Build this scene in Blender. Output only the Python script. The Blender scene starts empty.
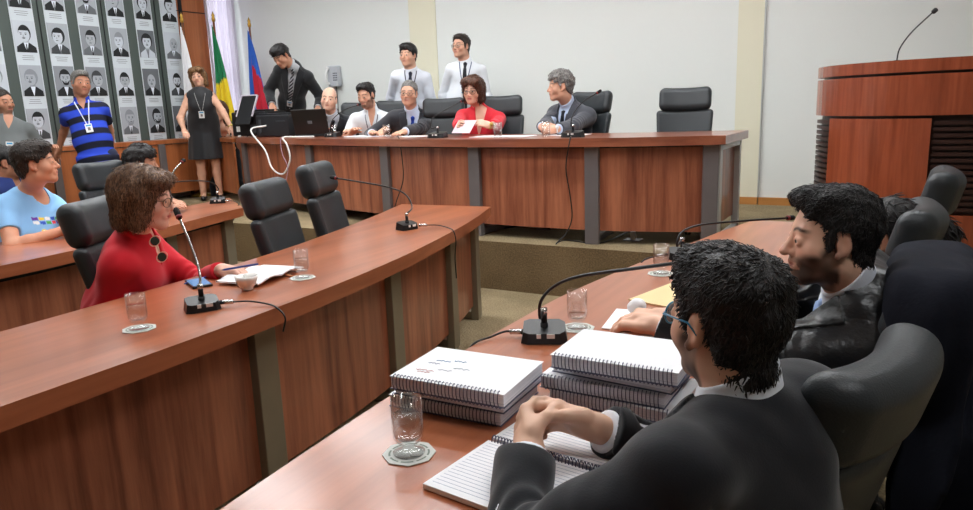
import bpy, bmesh, math, random
import numpy as np
from mathutils import Vector, Matrix

# ------------------------------------------------------------------ camera, world, light
SC = bpy.context.scene
COL = SC.collection
cam_d = bpy.data.cameras.new('camera')
cam = bpy.data.objects.new('camera', cam_d)
COL.objects.link(cam)
cam_d.sensor_width = 36.0
cam_d.lens = 715.0 / 973.0 * 36.0
cam_d.clip_start = 0.05
cam.matrix_world = Matrix([[0.865275, -0.071946, 0.496107, 0.0], [0.500068, 0.193133, -0.844175, 0.0], [-0.035079, 0.978531, 0.203091, 1.4], [0, 0, 0, 1]])
SC.camera = cam
SC.view_settings.view_transform = 'Standard'
SC.view_settings.look = 'None'
SC.view_settings.gamma = 1.0
SC.view_settings.exposure = 0.55
try:
    SC.view_settings.use_curve_mapping = False
except Exception:
    pass
world = bpy.data.worlds.new('world')
SC.world = world
world.use_nodes = True
world.node_tree.nodes['Background'].inputs[0].default_value = (0.80, 0.90, 1.0, 1)
world.node_tree.nodes['Background'].inputs[1].default_value = 1.0
SC.cycles.use_denoising = True
SC.cycles.max_bounces = 14
SC.cycles.diffuse_bounces = 4
SC.cycles.glossy_bounces = 4
SC.cycles.transmission_bounces = 12
SC.cycles.transparent_max_bounces = 24
SC.cycles.caustics_reflective = False
SC.cycles.caustics_refractive = False
SC.cycles.sample_clamp_indirect = 4.0
LAMP = 17.0            # brightness of the ceiling panels
DAY = 5.0             # brightness of the daylight in the windows
VQ = 1.0              # voxel size factor of the sculpted surfaces

STG = 0.38            # stage height
PI = math.pi
rnd = random.Random(7)

# ------------------------------------------------------------------ materials
MATS = {}
def new_mat(name):
    m = bpy.data.materials.new(name); m.use_nodes = True
    MATS[name] = m
    nt = m.node_tree
    return m, nt, nt.nodes['Principled BSDF']

def srgb(r, g, b):
    def f(c):
        c /= 255.0
        return c / 12.92 if c <= 0.04045 else ((c + 0.055) / 1.055) ** 2.4
    return (f(r), f(g), f(b), 1.0)

def plain(name, col, rough=0.5, metal=0.0, bump=0.0, bscale=60, spec=0.5, coat=0.0, emit=None, estr=1.0, trans=0.0, ior=1.45, sheen=0.0, vary=0.0):
    if name in MATS: return MATS[name]
    m, nt, b = new_mat(name)
    b.inputs['Base Color'].default_value = col
    b.inputs['Roughness'].default_value = rough
    b.inputs['Metallic'].default_value = metal
    b.inputs['Specular IOR Level'].default_value = spec
    b.inputs['Coat Weight'].default_value = coat
    b.inputs['Transmission Weight'].default_value = trans
    b.inputs['IOR'].default_value = ior
    b.inputs['Sheen Weight'].default_value = sheen
    if emit:
        b.inputs['Emission Color'].default_value = emit
        b.inputs['Emission Strength'].default_value = estr
    if bump or vary:
        tc = nt.nodes.new('ShaderNodeTexCoord')
        n = nt.nodes.new('ShaderNodeTexNoise'); n.inputs['Scale'].default_value = bscale; n.inputs['Detail'].default_value = 4
        nt.links.new(tc.outputs['Object'], n.inputs['Vector'])
        if bump:
            bp = nt.nodes.new('ShaderNodeBump'); bp.inputs['Strength'].default_value = bump; bp.inputs['Distance'].default_value = 0.01
            nt.links.new(n.outputs['Fac'], bp.inputs['Height']); nt.links.new(bp.outputs['Normal'], b.inputs['Normal'])
        if vary:
            mx = nt.nodes.new('ShaderNodeMix'); mx.data_type = 'RGBA'
            mx.inputs[6].default_value = tuple(c * (1 - vary) for c in col[:3]) + (1,)
            mx.inputs[7].default_value = tuple(min(1, c * (1 + vary)) for c in col[:3]) + (1,)
            nt.links.new(n.outputs['Fac'], mx.inputs[0]); nt.links.new(mx.outputs[2], b.inputs['Base Color'])
    return m

def wood(name, dark, light, axis='z', rough=0.22, scale=1.0, coat=0.25, seed=0.0):
    """polished veneer with grain along one object axis"""
    m, nt, b = new_mat(name)
    L = nt.links
    tc = nt.nodes.new('ShaderNodeTexCoord')
    mp = nt.nodes.new('ShaderNodeMapping')
    st = {'x': (0.6, 9, 9), 'y': (9, 0.6, 9), 'z': (9, 9, 0.6)}[axis]
    mp.inputs['Scale'].default_value = tuple(s * scale for s in st)
    mp.inputs['Location'].default_value = (seed, seed * 1.7, seed * 0.6)
    L.new(tc.outputs['Object'], mp.inputs['Vector'])
    n1 = nt.nodes.new('ShaderNodeTexNoise'); n1.inputs['Scale'].default_value = 1.0; n1.inputs['Detail'].default_value = 3; n1.inputs['Distortion'].default_value = 2.0
    n2 = nt.nodes.new('ShaderNodeTexNoise'); n2.inputs['Scale'].default_value = 6.0; n2.inputs['Detail'].default_value = 6; n2.inputs['Roughness'].default_value = 0.7
    L.new(mp.outputs['Vector'], n1.inputs['Vector']); L.new(mp.outputs['Vector'], n2.inputs['Vector'])
    a = nt.nodes.new('ShaderNodeMath'); a.operation = 'MULTIPLY_ADD'; a.inputs[1].default_value = 0.4
    L.new(n2.outputs['Fac'], a.inputs[0]); 
    s = nt.nodes.new('ShaderNodeMath'); s.operation = 'MULTIPLY'; s.inputs[1].default_value = 0.6
    L.new(n1.outputs['Fac'], s.inputs[0]); L.new(s.outputs[0], a.inputs[2])
    r = nt.nodes.new('ShaderNodeValToRGB')
    r.color_ramp.elements[0].position = 0.36; r.color_ramp.elements[0].color = dark
    r.color_ramp.elements[1].position = 0.62; r.color_ramp.elements[1].color = light
    L.new(a.outputs[0], r.inputs[0]); L.new(r.outputs[0], b.inputs['Base Color'])
    b.inputs['Roughness'].default_value = rough
    b.inputs['Coat Weight'].default_value = coat; b.inputs['Coat Roughness'].default_value = 0.17
    return m

def carpet(name, c1, c2):
    m, nt, b = new_mat(name); L = nt.links
    tc = nt.nodes.new('ShaderNodeTexCoord')
    n = nt.nodes.new('ShaderNodeTexNoise'); n.inputs['Scale'].default_value = 90; n.inputs['Detail'].default_value = 6
    n2 = nt.nodes.new('ShaderNodeTexNoise'); n2.inputs['Scale'].default_value = 3; n2.inputs['Detail'].default_value = 3
    L.new(tc.outputs['Object'], n.inputs['Vector']); L.new(tc.outputs['Object'], n2.inputs['Vector'])
    ad = nt.nodes.new('ShaderNodeMath'); ad.operation = 'MULTIPLY_ADD'; ad.inputs[1].default_value = 0.35
    L.new(n2.outputs['Fac'], ad.inputs[0]); 
    sm = nt.nodes.new('ShaderNodeMath'); sm.operation = 'MULTIPLY'; sm.inputs[1].default_value = 0.65
    L.new(n.outputs['Fac'], sm.inputs[0]); L.new(sm.outputs[0], ad.inputs[2])
    r = nt.nodes.new('ShaderNodeValToRGB')
    r.color_ramp.elements[0].position = 0.35; r.color_ramp.elements[0].color = c1
    r.color_ramp.elements[1].position = 0.65; r.color_ramp.elements[1].color = c2
    L.new(ad.outputs[0], r.inputs[0]); L.new(r.outputs[0], b.inputs['Base Color'])
    b.inputs['Roughness'].default_value = 0.95
    b.inputs['Specular IOR Level'].default_value = 0.1
    bp = nt.nodes.new('ShaderNodeBump'); bp.inputs['Strength'].default_value = 0.6; bp.inputs['Distance'].default_value = 0.01
    L.new(n.outputs['Fac'], bp.inputs['Height']); L.new(bp.outputs['Normal'], b.inputs['Normal'])
    return m

def painted(name, rough=0.5, spec=0.4, sss=0.0, bump=0.0, bscale=200, sheen=0.0):
    """surface whose own colour varies over it (mesh attribute 'tint')"""
    if name in MATS: return MATS[name]
    m, nt, b = new_mat(name)
    at = nt.nodes.new('ShaderNodeAttribute'); at.attribute_name = 'tint'
    nt.links.new(at.outputs['Color'], b.inputs['Base Color'])
    b.inputs['Roughness'].default_value = rough
    b.inputs['Specular IOR Level'].default_value = spec
    b.inputs['Sheen Weight'].default_value = sheen
    if sss:
        b.inputs['Subsurface Weight'].default_value = sss
        b.inputs['Subsurface Radius'].default_value = (0.012, 0.004, 0.002)
        b.inputs['Subsurface Scale'].default_value = 1.0
    if bump:
        tc = nt.nodes.new('ShaderNodeTexCoord')
        n = nt.nodes.new('ShaderNodeTexNoise'); n.inputs['Scale'].default_value = bscale; n.inputs['Detail'].default_value = 3
        nt.links.new(tc.outputs['Object'], n.inputs['Vector'])
        bp = nt.nodes.new('ShaderNodeBump'); bp.inputs['Strength'].default_value = bump; bp.inputs['Distance'].default_value = 0.003
        nt.links.new(n.outputs['Fac'], bp.inputs['Height']); nt.links.new(bp.outputs['Normal'], b.inputs['Normal'])
    return m

def hair_mat(name, col, hi):
    if name in MATS: return MATS[name]
    m, nt, b = new_mat(name); L = nt.links
    tc = nt.nodes.new('ShaderNodeTexCoord')
    mp = nt.nodes.new('ShaderNodeMapping'); mp.inputs['Scale'].default_value = (160, 160, 30)
    n = nt.nodes.new('ShaderNodeTexNoise'); n.inputs['Scale'].default_value = 1; n.inputs['Detail'].default_value = 4; n.inputs['Distortion'].default_value = 1.5
    L.new(tc.outputs['Object'], mp.inputs['Vector']); L.new(mp.outputs['Vector'], n.inputs['Vector'])
    r = nt.nodes.new('ShaderNodeValToRGB')
    r.color_ramp.elements[0].position = 0.4; r.color_ramp.elements[0].color = col
    r.color_ramp.elements[1].position = 0.68; r.color_ramp.elements[1].color = hi
    L.new(n.outputs['Fac'], r.inputs[0]); L.new(r.outputs[0], b.inputs['Base Color'])
    b.inputs['Roughness'].default_value = 0.42
    b.inputs['Specular IOR Level'].default_value = 0.35
    bp = nt.nodes.new('ShaderNodeBump'); bp.inputs['Strength'].default_value = 0.7; bp.inputs['Distance'].default_value = 0.004
    L.new(n.outputs['Fac'], bp.inputs['Height']); L.new(bp.outputs['Normal'], b.inputs['Normal'])
    return m

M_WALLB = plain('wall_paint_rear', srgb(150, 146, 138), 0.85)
M_WALL = plain('wall_paint', srgb(226, 229, 226), 0.85, bump=0.04, bscale=30, spec=0.2)
M_CREAM = plain('cream_paint', srgb(226, 222, 200), 0.8, spec=0.2)
M_CEIL = plain('ceiling_paint', srgb(225, 225, 220), 0.9)
M_WOOD = wood('veneer_panel', srgb(112, 56, 38), srgb(178, 110, 80), 'z', 0.34, 0.6)
M_TOP = wood('veneer_top', srgb(148, 82, 52), srgb(180, 106, 70), 'y', 0.28, 0.5, coat=0.5)
M_TOPX = wood('veneer_podium_top', srgb(122, 66, 46), srgb(156, 92, 66), 'x', 0.28, 0.6, coat=0.6)
M_WOODW = wood('veneer_wall', srgb(150, 84, 46), srgb(182, 108, 64), 'z', 0.35, 0.7)
M_LECT = wood('veneer_lectern', srgb(124, 58, 34), srgb(152, 76, 48), 'z', 0.25, 0.8)
M_DARKSLAT = plain('dark_slat', srgb(52, 30, 24), 0.4)
M_METAL = plain('brushed_metal', srgb(118, 112, 112), 0.42, 0.35, vary=0.12, bscale=8)
M_METALB = plain('bronze_metal', srgb(134, 126, 108), 0.4, 0.35, vary=0.12, bscale=8)
M_METALW = plain('pale_metal', srgb(190, 190, 188), 0.4, 0.4)
M_CHROME = plain('chrome', srgb(205, 205, 205), 0.15, 1.0)
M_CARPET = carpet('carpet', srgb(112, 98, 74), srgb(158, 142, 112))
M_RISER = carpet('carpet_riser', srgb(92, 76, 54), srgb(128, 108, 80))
M_LEATHER = plain('black_leather', srgb(48, 52, 55), 0.42, bump=0.12, bscale=260, spec=0.5)
M_BLACK = plain('black_plastic', srgb(22, 22, 24), 0.35)
M_BLACKM = plain('black_matte', srgb(16, 16, 18), 0.7)
M_WHITE = plain('white_plastic', srgb(228, 228, 226), 0.4)
M_PAPER = plain('paper', srgb(240, 240, 243), 0.7, spec=0.2)
M_PAPERE = plain('paper_edge', srgb(205, 208, 220), 0.8, spec=0.1)
M_CERAMIC = plain('ceramic', srgb(236, 234, 230), 0.12, coat=0.5)
def clear(name, tint_, ior, rough=0.01, base=0.0):
    m, nt, b = new_mat(name)
    tr = nt.nodes.new('ShaderNodeBsdfTransparent'); tr.inputs['Color'].default_value = tint_
    gl = nt.nodes.new('ShaderNodeBsdfGlossy'); gl.inputs['Roughness'].default_value = rough
    mx = nt.nodes.new('ShaderNodeMixShader'); lw_ = nt.nodes.new('ShaderNodeLayerWeight'); lw_.inputs['Blend'].default_value = 0.5
    fr = nt.nodes.new('ShaderNodeMath'); fr.operation = 'POWER'; fr.inputs[1].default_value = 3.5; nt.links.new(lw_.outputs['Facing'], fr.inputs[0])
    ml = nt.nodes.new('ShaderNodeMath'); ml.operation = 'MULTIPLY'; ml.inputs[1].default_value = 0.75; nt.links.new(fr.outputs[0], ml.inputs[0]); fr = ml
    ad = nt.nodes.new('ShaderNodeMath'); ad.operation = 'ADD'; ad.inputs[1].default_value = base; ad.use_clamp = True
    nt.links.new(fr.outputs[0], ad.inputs[0]); nt.links.new(ad.outputs[0], mx.inputs[0])
    nt.links.new(tr.outputs[0], mx.inputs[1]); nt.links.new(gl.outputs[0], mx.inputs[2])
    nt.links.new(mx.outputs[0], nt.nodes['Material Output'].inputs[0])
    return m
M_GLASS = clear('clear_glass', (.965, .97, .97, 1), 1.45, .02, .06)
M_LENS = clear('lens_glass', (.97, .98, .98, 1), 1.3, .02, .02)
M_WATER = clear('water', (.95, .96, .965, 1), 1.30, .02, .05)
M_SKIRT = plain('oak_skirting', srgb(186, 128, 70), 0.4)
M_BRASS = plain('brass', srgb(190, 150, 70), 0.3, 0.9)

# ------------------------------------------------------------------ mesh helpers
def link_mesh(name, me, mats=None, parent=None, smooth=False):
    o = bpy.data.objects.new(name, me); COL.objects.link(o)
    if mats is not None:
        for m in (mats if isinstance(mats, (list, tuple)) else [mats]): me.materials.append(m)
    if smooth:
        me.polygons.foreach_set('use_smooth', [True] * len(me.polygons))
    if parent is not None: o.parent = parent
    return o

def from_bm(name, bm, mats, parent=None, smooth=False):
    bmesh.ops.recalc_face_normals(bm, faces=bm.faces)
    me = bpy.data.meshes.new(name); bm.to_mesh(me); bm.free()
    return link_mesh(name, me, mats, parent, smooth)

def tag(o, label=None, cat=None, group=None, kind=None):
    if label: o['label'] = label
    if cat: o['category'] = cat
    if group: o['group'] = group
    if kind: o['kind'] = kind
    return o

def empty(name, loc, rz=0.0, label=None, cat=None, group=None):
    o = bpy.data.objects.new(name, None); COL.objects.link(o)
    o.empty_display_size = 0.1
    o.location = loc; o.rotation_euler = (0, 0, rz)
    return tag(o, label, cat, group)

def copy_tree(o, parent=None):
    c = o.copy(); COL.objects.link(c)
    if parent is not None: c.parent = parent
    for ch in list(o.children): copy_tree(ch, c)
    return c

def bx(bm, c, s, rz=0.0, bev=0.0, mi=0, M=None):
    """box centre c, size s"""
    vs = []
    before = set(bm.faces)
    r = bmesh.ops.create_cube(bm, size=1.0)
    vs = r['verts']
    bmesh.ops.scale(bm, vec=s, verts=vs)
    if bev > 0:
        es = list({e for v in vs for e in v.link_edges})
        rb = bmesh.ops.bevel(bm, geom=es, offset=bev, segments=2, affect='EDGES', profile=0.5)
        vs = list({v for f in bm.faces if f not in before for v in f.verts})
    T = (M if M is not None else Matrix.Translation(c) @ Matrix.Rotation(rz, 4, 'Z'))
    bmesh.ops.transform(bm, matrix=T, verts=vs)
    for f in bm.faces:
        if f not in before: f.material_index = mi
    return vs

def tube(bm, pts, r, n=8, mi=0, caps=True):
    """swept tube; r is a number or one radius per point"""
    pts = [Vector(p) for p in pts]
    rs = r if isinstance(r, (list, tuple)) else [r] * len(pts)
    rings = []; prev = None
    for i, p in enumerate(pts):
        t = (pts[min(i + 1, len(pts) - 1)] - pts[max(i - 1, 0)])
        if t.length < 1e-9: t = Vector((0, 0, 1))
        t.normalize()
        if prev is None:
            a = Vector((0, 0, 1)) if abs(t.z) < 0.9 else Vector((1, 0, 0))
            u = t.cross(a).normalized()
        else:
            u = (prev - t * prev.dot(t))
            u = u.normalized() if u.length > 1e-6 else t.orthogonal().normalized()
        prev = u; w = t.cross(u)
        rings.append([bm.verts.new(p + (u * math.cos(2 * PI * k / n) + w * math.sin(2 * PI * k / n)) * rs[i]) for k in range(n)])
    for a, b in zip(rings, rings[1:]):
        for k in range(n):
            f = bm.faces.new((a[k], a[(k + 1) % n], b[(k + 1) % n], b[k])); f.material_index = mi; f.smooth = True
    if caps:
        f = bm.faces.new(rings[0][::-1]); f.material_index = mi
        f = bm.faces.new(rings[-1]); f.material_index = mi

def spline(pts, n=8):
    """Catmull-Rom through the points"""
    P = [Vector(p) for p in pts]
    P = [P[0] * 2 - P[1]] + P + [P[-1] * 2 - P[-2]]
    out = []
    for i in range(1, len(P) - 2):
        for k in range(n):
            t = k / n
            a, b, c, d = P[i - 1], P[i], P[i + 1], P[i + 2]
            out.append(0.5 * ((2 * b) + (c - a) * t + (2 * a - 5 * b + 4 * c - d) * t * t + (3 * b - a - 3 * c + d) * t ** 3))
    out.append(P[-2])
    return out

def lathe(bm, prof, n=24, mi=0, c=(0, 0, 0), smooth=True):
    rings = []
    for r, z in prof:
        if r < 1e-5: rings.append([bm.verts.new((c[0], c[1], c[2] + z))])
        else: rings.append([bm.verts.new((c[0] + r * math.cos(2 * PI * k / n), c[1] + r * math.sin(2 * PI * k / n), c[2] + z)) for k in range(n)])
    for a, b in zip(rings, rings[1:]):
        for k in range(n):
            va = [a[k % len(a)], a[(k + 1) % len(a)]]; vb = [b[k % len(b)], b[(k + 1) % len(b)]]
            vs = []
            for v in (va[0], va[1], vb[1], vb[0]):
                if v not in vs: vs.append(v)
            if len(vs) >= 3:
                try:
                    f = bm.faces.new(vs); f.material_index = mi; f.smooth = smooth
                except ValueError: pass

def prism(bm, poly, z0, z1, mi=0, mside=None):
    """vertical prism over a plan polygon"""
    lo = [bm.verts.new((p[0], p[1], z0)) for p in poly]; hi = [bm.verts.new((p[0], p[1], z1)) for p in poly]
    n = len(poly)
    f = bm.faces.new(hi); f.material_index = mi
    f = bm.faces.new(lo[::-1]); f.material_index = mi
    for k in range(n):
        f = bm.faces.new((lo[k], lo[(k + 1) % n], hi[(k + 1) % n], hi[k])); f.material_index = mi if mside is None else mside

# ------------------------------------------------------------------ signed distance sculpting
def arr(p): return np.array(p, dtype=np.float64)
def unit(v):
    v = arr(v); return v / (np.linalg.norm(v) + 1e-12)

def noise3(X, Y, Z, f, seed=0, oct=1):
    rs = np.random.RandomState(seed)
    out = 0
    amp = 1.0; tot = 0
    for o in range(oct):
        for k in range(5):
            d = rs.normal(size=3); d /= np.linalg.norm(d); ph = rs.uniform(0, 6.28, 2)
            q = (X * d[0] + Y * d[1] + Z * d[2]) * f
            e = rs.normal(size=3); e /= np.linalg.norm(e)
            w = (X * e[0] + Y * e[1] + Z * e[2]) * f * 0.7
            out = out + amp * np.sin(q + ph[0] + 1.3 * np.sin(w + ph[1]))
        tot += amp * 2.2
        f *= 2.0; amp *= 0.5
    return out / tot

def smin(a, b, k):
    if k <= 0: return np.minimum(a, b)
    h = np.maximum(k - np.abs(a - b), 0) / k
    return np.minimum(a, b) - h * h * k * 0.25
def smax(a, b, k): return -smin(-a, -b, k)

class Sdf:
    def __init__(s): s.it = []; s.lo = arr([1e9] * 3); s.hi = arr([-1e9] * 3)
    def _ext(s, lo, hi): s.lo = np.minimum(s.lo, lo); s.hi = np.maximum(s.hi, hi)
    def add(s, lo, hi, fn, k=0.0, op='u'):
        lo = arr(lo); hi = arr(hi)
        if op == 'u': s._ext(lo, hi)
        s.it.append((lo, hi, fn, k, op)); return s
    def cap(s, a, b, ra, rb=None, k=0.02, op='u'):
        a = arr(a); b = arr(b); rb = ra if rb is None else rb
        ba = b - a; L2 = max(ba.dot(ba), 1e-12)
        r = max(ra, rb)
        def fn(X, Y, Z):
            x = X - a[0]; y = Y - a[1]; z = Z - a[2]
            t = np.clip((x * ba[0] + y * ba[1] + z * ba[2]) / L2, 0, 1)
            return np.sqrt((x - ba[0] * t) ** 2 + (y - ba[1] * t) ** 2 + (z - ba[2] * t) ** 2) - (ra + (rb - ra) * t)
        return s.add(np.minimum(a, b) - r, np.maximum(a, b) + r, fn, k, op)
    def ell(s, c, r, M=None, k=0.02, op='u'):
        c = arr(c); r = arr(r); M = np.eye(3) if M is None else arr(M)   # columns = axes
        e = np.sqrt(((M * r) ** 2).sum(axis=1))
        def fn(X, Y, Z):
            x = X - c[0]; y = Y - c[1]; z = Z - c[2]
            u = (x * M[0, 0] + y * M[1, 0] + z * M[2, 0]); v = (x * M[0, 1] + y * M[1, 1] + z * M[2, 1]); w = (x * M[0, 2] + y * M[1, 2] + z * M[2, 2])
            k0 = np.sqrt((u / r[0]) ** 2 + (v / r[1]) ** 2 + (w / r[2]) ** 2)
            k1 = np.sqrt((u / r[0] ** 2) ** 2 + (v / r[1] ** 2) ** 2 + (w / r[2] ** 2) ** 2) + 1e-9
            return k0 * (k0 - 1) / k1
        return s.add(c - e, c + e, fn, k, op)
    def box(s, c, h, rad=0.01, M=None, k=0.01, op='u'):
        c = arr(c); h = arr(h); M = np.eye(3) if M is None else arr(M)
        e = (np.abs(M) * h).sum(axis=1)
        def fn(X, Y, Z):
            x = X - c[0]; y = Y - c[1]; z = Z - c[2]
            q = [np.abs(x * M[0, i] + y * M[1, i] + z * M[2, i]) - (h[i] - rad) for i in range(3)]
            o = np.sqrt(sum(np.maximum(a, 0) ** 2 for a in q))
            return o + np.minimum(np.maximum(np.maximum(q[0], q[1]), q[2]), 0) - rad
        return s.add(c - e, c + e, fn, k, op)
    def mesh(s, h, zmin=None, disp=None):
        h = h * VQ
        pad = 3 * h + 0.012
        lo = s.lo - pad; hi = s.hi + pad
        n = np.ceil((hi - lo) / h).astype(int) + 1
        g = np.full(n, 0.3, np.float32)
        ax = [lo[i] + h * np.arange(n[i]) for i in range(3)]
        for (a, b, fn, k, op) in s.it:
            m = k + 2.5 * h + 0.012
            sl = []
            for i in range(3):
                i0 = max(0, int(np.floor((a[i] - m - lo[i]) / h))); i1 = min(n[i], int(np.ceil((b[i] + m - lo[i]) / h)) + 1)
                sl.append(slice(i0, max(i0, i1)))
            if any(q.stop <= q.start for q in sl): continue
            sl = tuple(sl)
            X = ax[0][sl[0]][:, None, None]; Y = ax[1][sl[1]][None, :, None]; Z = ax[2][sl[2]][None, None, :]
            d = fn(X, Y, Z); c = g[sl]
            if op == 'u': g[sl] = smin(c, d, k)
            elif op == 's': g[sl] = smax(c, -d, k)
            elif op == 'i': g[sl] = smax(c, d, k)
            elif op == 'd': g[sl] = c - d
        if disp is not None:
            idx = np.nonzero(np.abs(g) < 0.03 + h)
            g[idx] -= disp(ax[0][idx[0]], ax[1][idx[1]], ax[2][idx[2]])
        g[0] = g[-1] = 0.1; g[:, 0] = g[:, -1] = 0.1; g[:, :, 0] = g[:, :, -1] = 0.1
        return nets(g, lo, h)

def nets(g, lo, h):
    s = g < 0
    u = s.astype(np.uint8)
    c = u[:-1] + u[1:]; c = c[:, :-1] + c[:, 1:]; c = c[:, :, :-1] + c[:, :, 1:]
    mask = (c > 0) & (c < 8)
    I, J, K = np.nonzero(mask)
    idx = np.full(mask.shape, -1, np.int32); idx[I, J, K] = np.arange(len(I))
    P = np.zeros((len(I), 3)); N = np.zeros(len(I))
    cor = [(a, b, c_) for a in (0, 1) for b in (0, 1) for c_ in (0, 1)]
    val = {q: g[I + q[0], J + q[1], K + q[2]].astype(np.float64) for q in cor}
    for q in cor:
        for a in range(3):
            if q[a] == 0:
                r = list(q); r[a] = 1; r = tuple(r)
                v0 = val[q]; v1 = val[r]; m = (v0 < 0) != (v1 < 0)
                t = np.where(m, v0 / np.where(m, v0 - v1, 1), 0)
                p = np.array(q, float)[None, :].repeat(len(I), 0); p[:, a] += t
                P[m] += p[m]; N[m] += 1
    P = P / np.maximum(N, 1)[:, None] + np.stack([I, J, K], 1)
    P = lo + P * h
    F = []
    for a in range(3):
        b, c_ = (a + 1) % 3, (a + 2) % 3
        s0 = [slice(None)] * 3; s1 = [slice(None)] * 3
        s0[a] = slice(0, -1); s1[a] = slice(1, None)
        for q in (b, c_): s0[q] = slice(1, -1); s1[q] = slice(1, -1)
        A = s[tuple(s0)]; B = s[tuple(s1)]
        e = np.nonzero(A != B)
        ins = A[e]
        e = [x.copy() for x in e]; e[b] += 1; e[c_] += 1
        def vid(db, dc):
            f = [x for x in e]; f[b] = e[b] + db; f[c_] = e[c_] + dc
            return idx[f[0], f[1], f[2]]
        v = np.stack([vid(-1, -1), vid(0, -1), vid(0, 0), vid(-1, 0)], 1)
        v[~ins] = v[~ins][:, ::-1]
        F.append(v)
    F = np.concatenate(F)
    F = F[(F >= 0).all(axis=1)]
    return P, F

def np_mesh(name, P, F, mats, parent=None, tint=None):
    if parent is not None and parent.type == 'EMPTY' and parent.get('world_origin'):
        pass
    me = bpy.data.meshes.new(name)
    me.vertices.add(len(P)); me.vertices.foreach_set('co', np.ascontiguousarray(P, dtype=np.float32).ravel())
    me.loops.add(len(F) * 4); me.loops.foreach_set('vertex_index', np.ascontiguousarray(F, dtype=np.int32).ravel())
    me.polygons.add(len(F))
    me.polygons.foreach_set('loop_start', np.arange(0, len(F) * 4, 4, dtype=np.int32))
    try: me.polygons.foreach_set('loop_total', np.full(len(F), 4, dtype=np.int32))
    except Exception: pass
    me.update(calc_edges=True)
    me.validate()
    if tint is not None:
        at = me.color_attributes.new('tint', 'FLOAT_COLOR', 'POINT')
        c = np.ones((len(me.vertices), 4), np.float32); c[:, :3] = tint
        at.data.foreach_set('color', c.ravel())
    return link_mesh(name, me, mats, parent, smooth=True)
# ------------------------------------------------------------------ room shell
RX0, RX1, RY0, RY1, CZ = -8.25, 2.6, -2.6, 7.27, 3.55
def struct(name, bm, m, smooth=False):
    return tag(from_bm(name, bm, m, smooth=smooth), kind='structure')

bm = bmesh.new(); bx(bm, ((RX0 + RX1) / 2, (RY0 + RY1) / 2, -0.05), (RX1 - RX0 + .4, RY1 - RY0 + .4, 0.1)); struct('floor', bm, M_CARPET)
bm = bmesh.new(); bx(bm, ((RX0 + RX1) / 2, (RY0 + RY1) / 2, CZ + 0.05), (RX1 - RX0 + .4, RY1 - RY0 + .4, 0.1)); struct('ceiling', bm, M_CEIL)
bm = bmesh.new(); bx(bm, ((RX0 + RX1) / 2, RY1 + 0.05, CZ / 2), (RX1 - RX0 + .4, 0.1, CZ)); struct('wall_back', bm, M_WALL)
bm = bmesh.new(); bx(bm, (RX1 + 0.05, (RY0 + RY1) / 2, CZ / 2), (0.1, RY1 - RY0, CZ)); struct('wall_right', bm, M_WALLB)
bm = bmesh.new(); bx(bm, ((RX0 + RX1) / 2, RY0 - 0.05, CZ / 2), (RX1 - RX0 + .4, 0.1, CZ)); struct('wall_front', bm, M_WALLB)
# the left wall has a tall window opening in the far corner
WY0, WY1, WZ0, WZ1 = 6.78, 7.16, 0.42, 3.35
bm = bmesh.new()
bx(bm, (RX0 - 0.05, (RY0 + WY0) / 2, CZ / 2), (0.1, WY0 - RY0, CZ))
bx(bm, (RX0 - 0.05, (WY1 + RY1) / 2, CZ / 2), (0.1, RY1 - WY1, CZ))
bx(bm, (RX0 - 0.05, (WY0 + WY1) / 2, WZ0 / 2), (0.1, WY1 - WY0, WZ0))
bx(bm, (RX0 - 0.05, (WY0 + WY1) / 2, (WZ1 + CZ) / 2), (0.1, WY1 - WY0, CZ - WZ1))
struct('wall_left', bm, M_WALL)
bm = bmesh.new()
for yy in (WY0, WY1): bx(bm, (RX0 - 0.05, yy, (WZ0 + WZ1) / 2), (0.06, 0.05, WZ1 - WZ0))
for zz in (WZ0, WZ1, 1.9): bx(bm, (RX0 - 0.05, (WY0 + WY1) / 2, zz), (0.06, WY1 - WY0, 0.05))
struct('window_1', bm, M_METALW)
# wooden facing between portraits and window
bm = bmesh.new(); bx(bm, (RX0 + 0.03, (6.28 + 6.78) / 2, (0.38 + CZ) / 2), (0.06, 0.50, CZ - 0.38))
struct('trim_1', bm, M_WOODW)
bm = bmesh.new(); bx(bm, (RX0 + 0.062, 6.53, 2.74), (0.01, 0.50, 0.012)); bx(bm, (RX0 + 0.062, 6.53, 1.2), (0.01, 0.50, 0.012))
struct('trim_2', bm, M_DARKSLAT)
# cream pilaster strips on the back wall
for i, (xa, xb) in enumerate(((-5.22, -4.84), (-1.44, -1.2))):
    bm = bmesh.new(); bx(bm, ((xa + xb) / 2, RY1 - 0.006, CZ / 2), (xb - xa, 0.012, CZ)); struct('trim_%d' % (i + 3), bm, M_CREAM)
bm = bmesh.new(); bx(bm, (-1.2, RY1 - 0.012, CZ / 2), (0.012, 0.024, CZ)); struct('trim_5', bm, M_METALW)
# stage
bm = bmesh.new()
edge = [(-6.35, 4.70), (-1.3, 4.70), (-0.75, 4.60), (-0.2, 4.30), (0.4, 4.15), (RX1, 4.1)]
poly = [(RX0, 3.0), (-6.35, 3.0)] + edge + [(RX1, RY1), (RX0, RY1)]
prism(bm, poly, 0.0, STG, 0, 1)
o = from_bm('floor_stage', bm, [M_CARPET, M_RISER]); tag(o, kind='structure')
bm = bmesh.new()
bx(bm, ((-1.2 + RX1) / 2, RY1 - 0.012, STG + 0.035), (RX1 + 1.2, 0.024, 0.07)); bx(bm, ((-8.2 - 1.2) / 2, RY1 - 0.018, STG + 0.035), (7.0, 0.012, 0.07))
bx(bm, ((-1.2 + RX1) / 2, RY1 - 0.014, STG + 0.064), (RX1 + 1.2, 0.03, 0.014))
struct('baseboard_back', bm, M_SKIRT)

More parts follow.
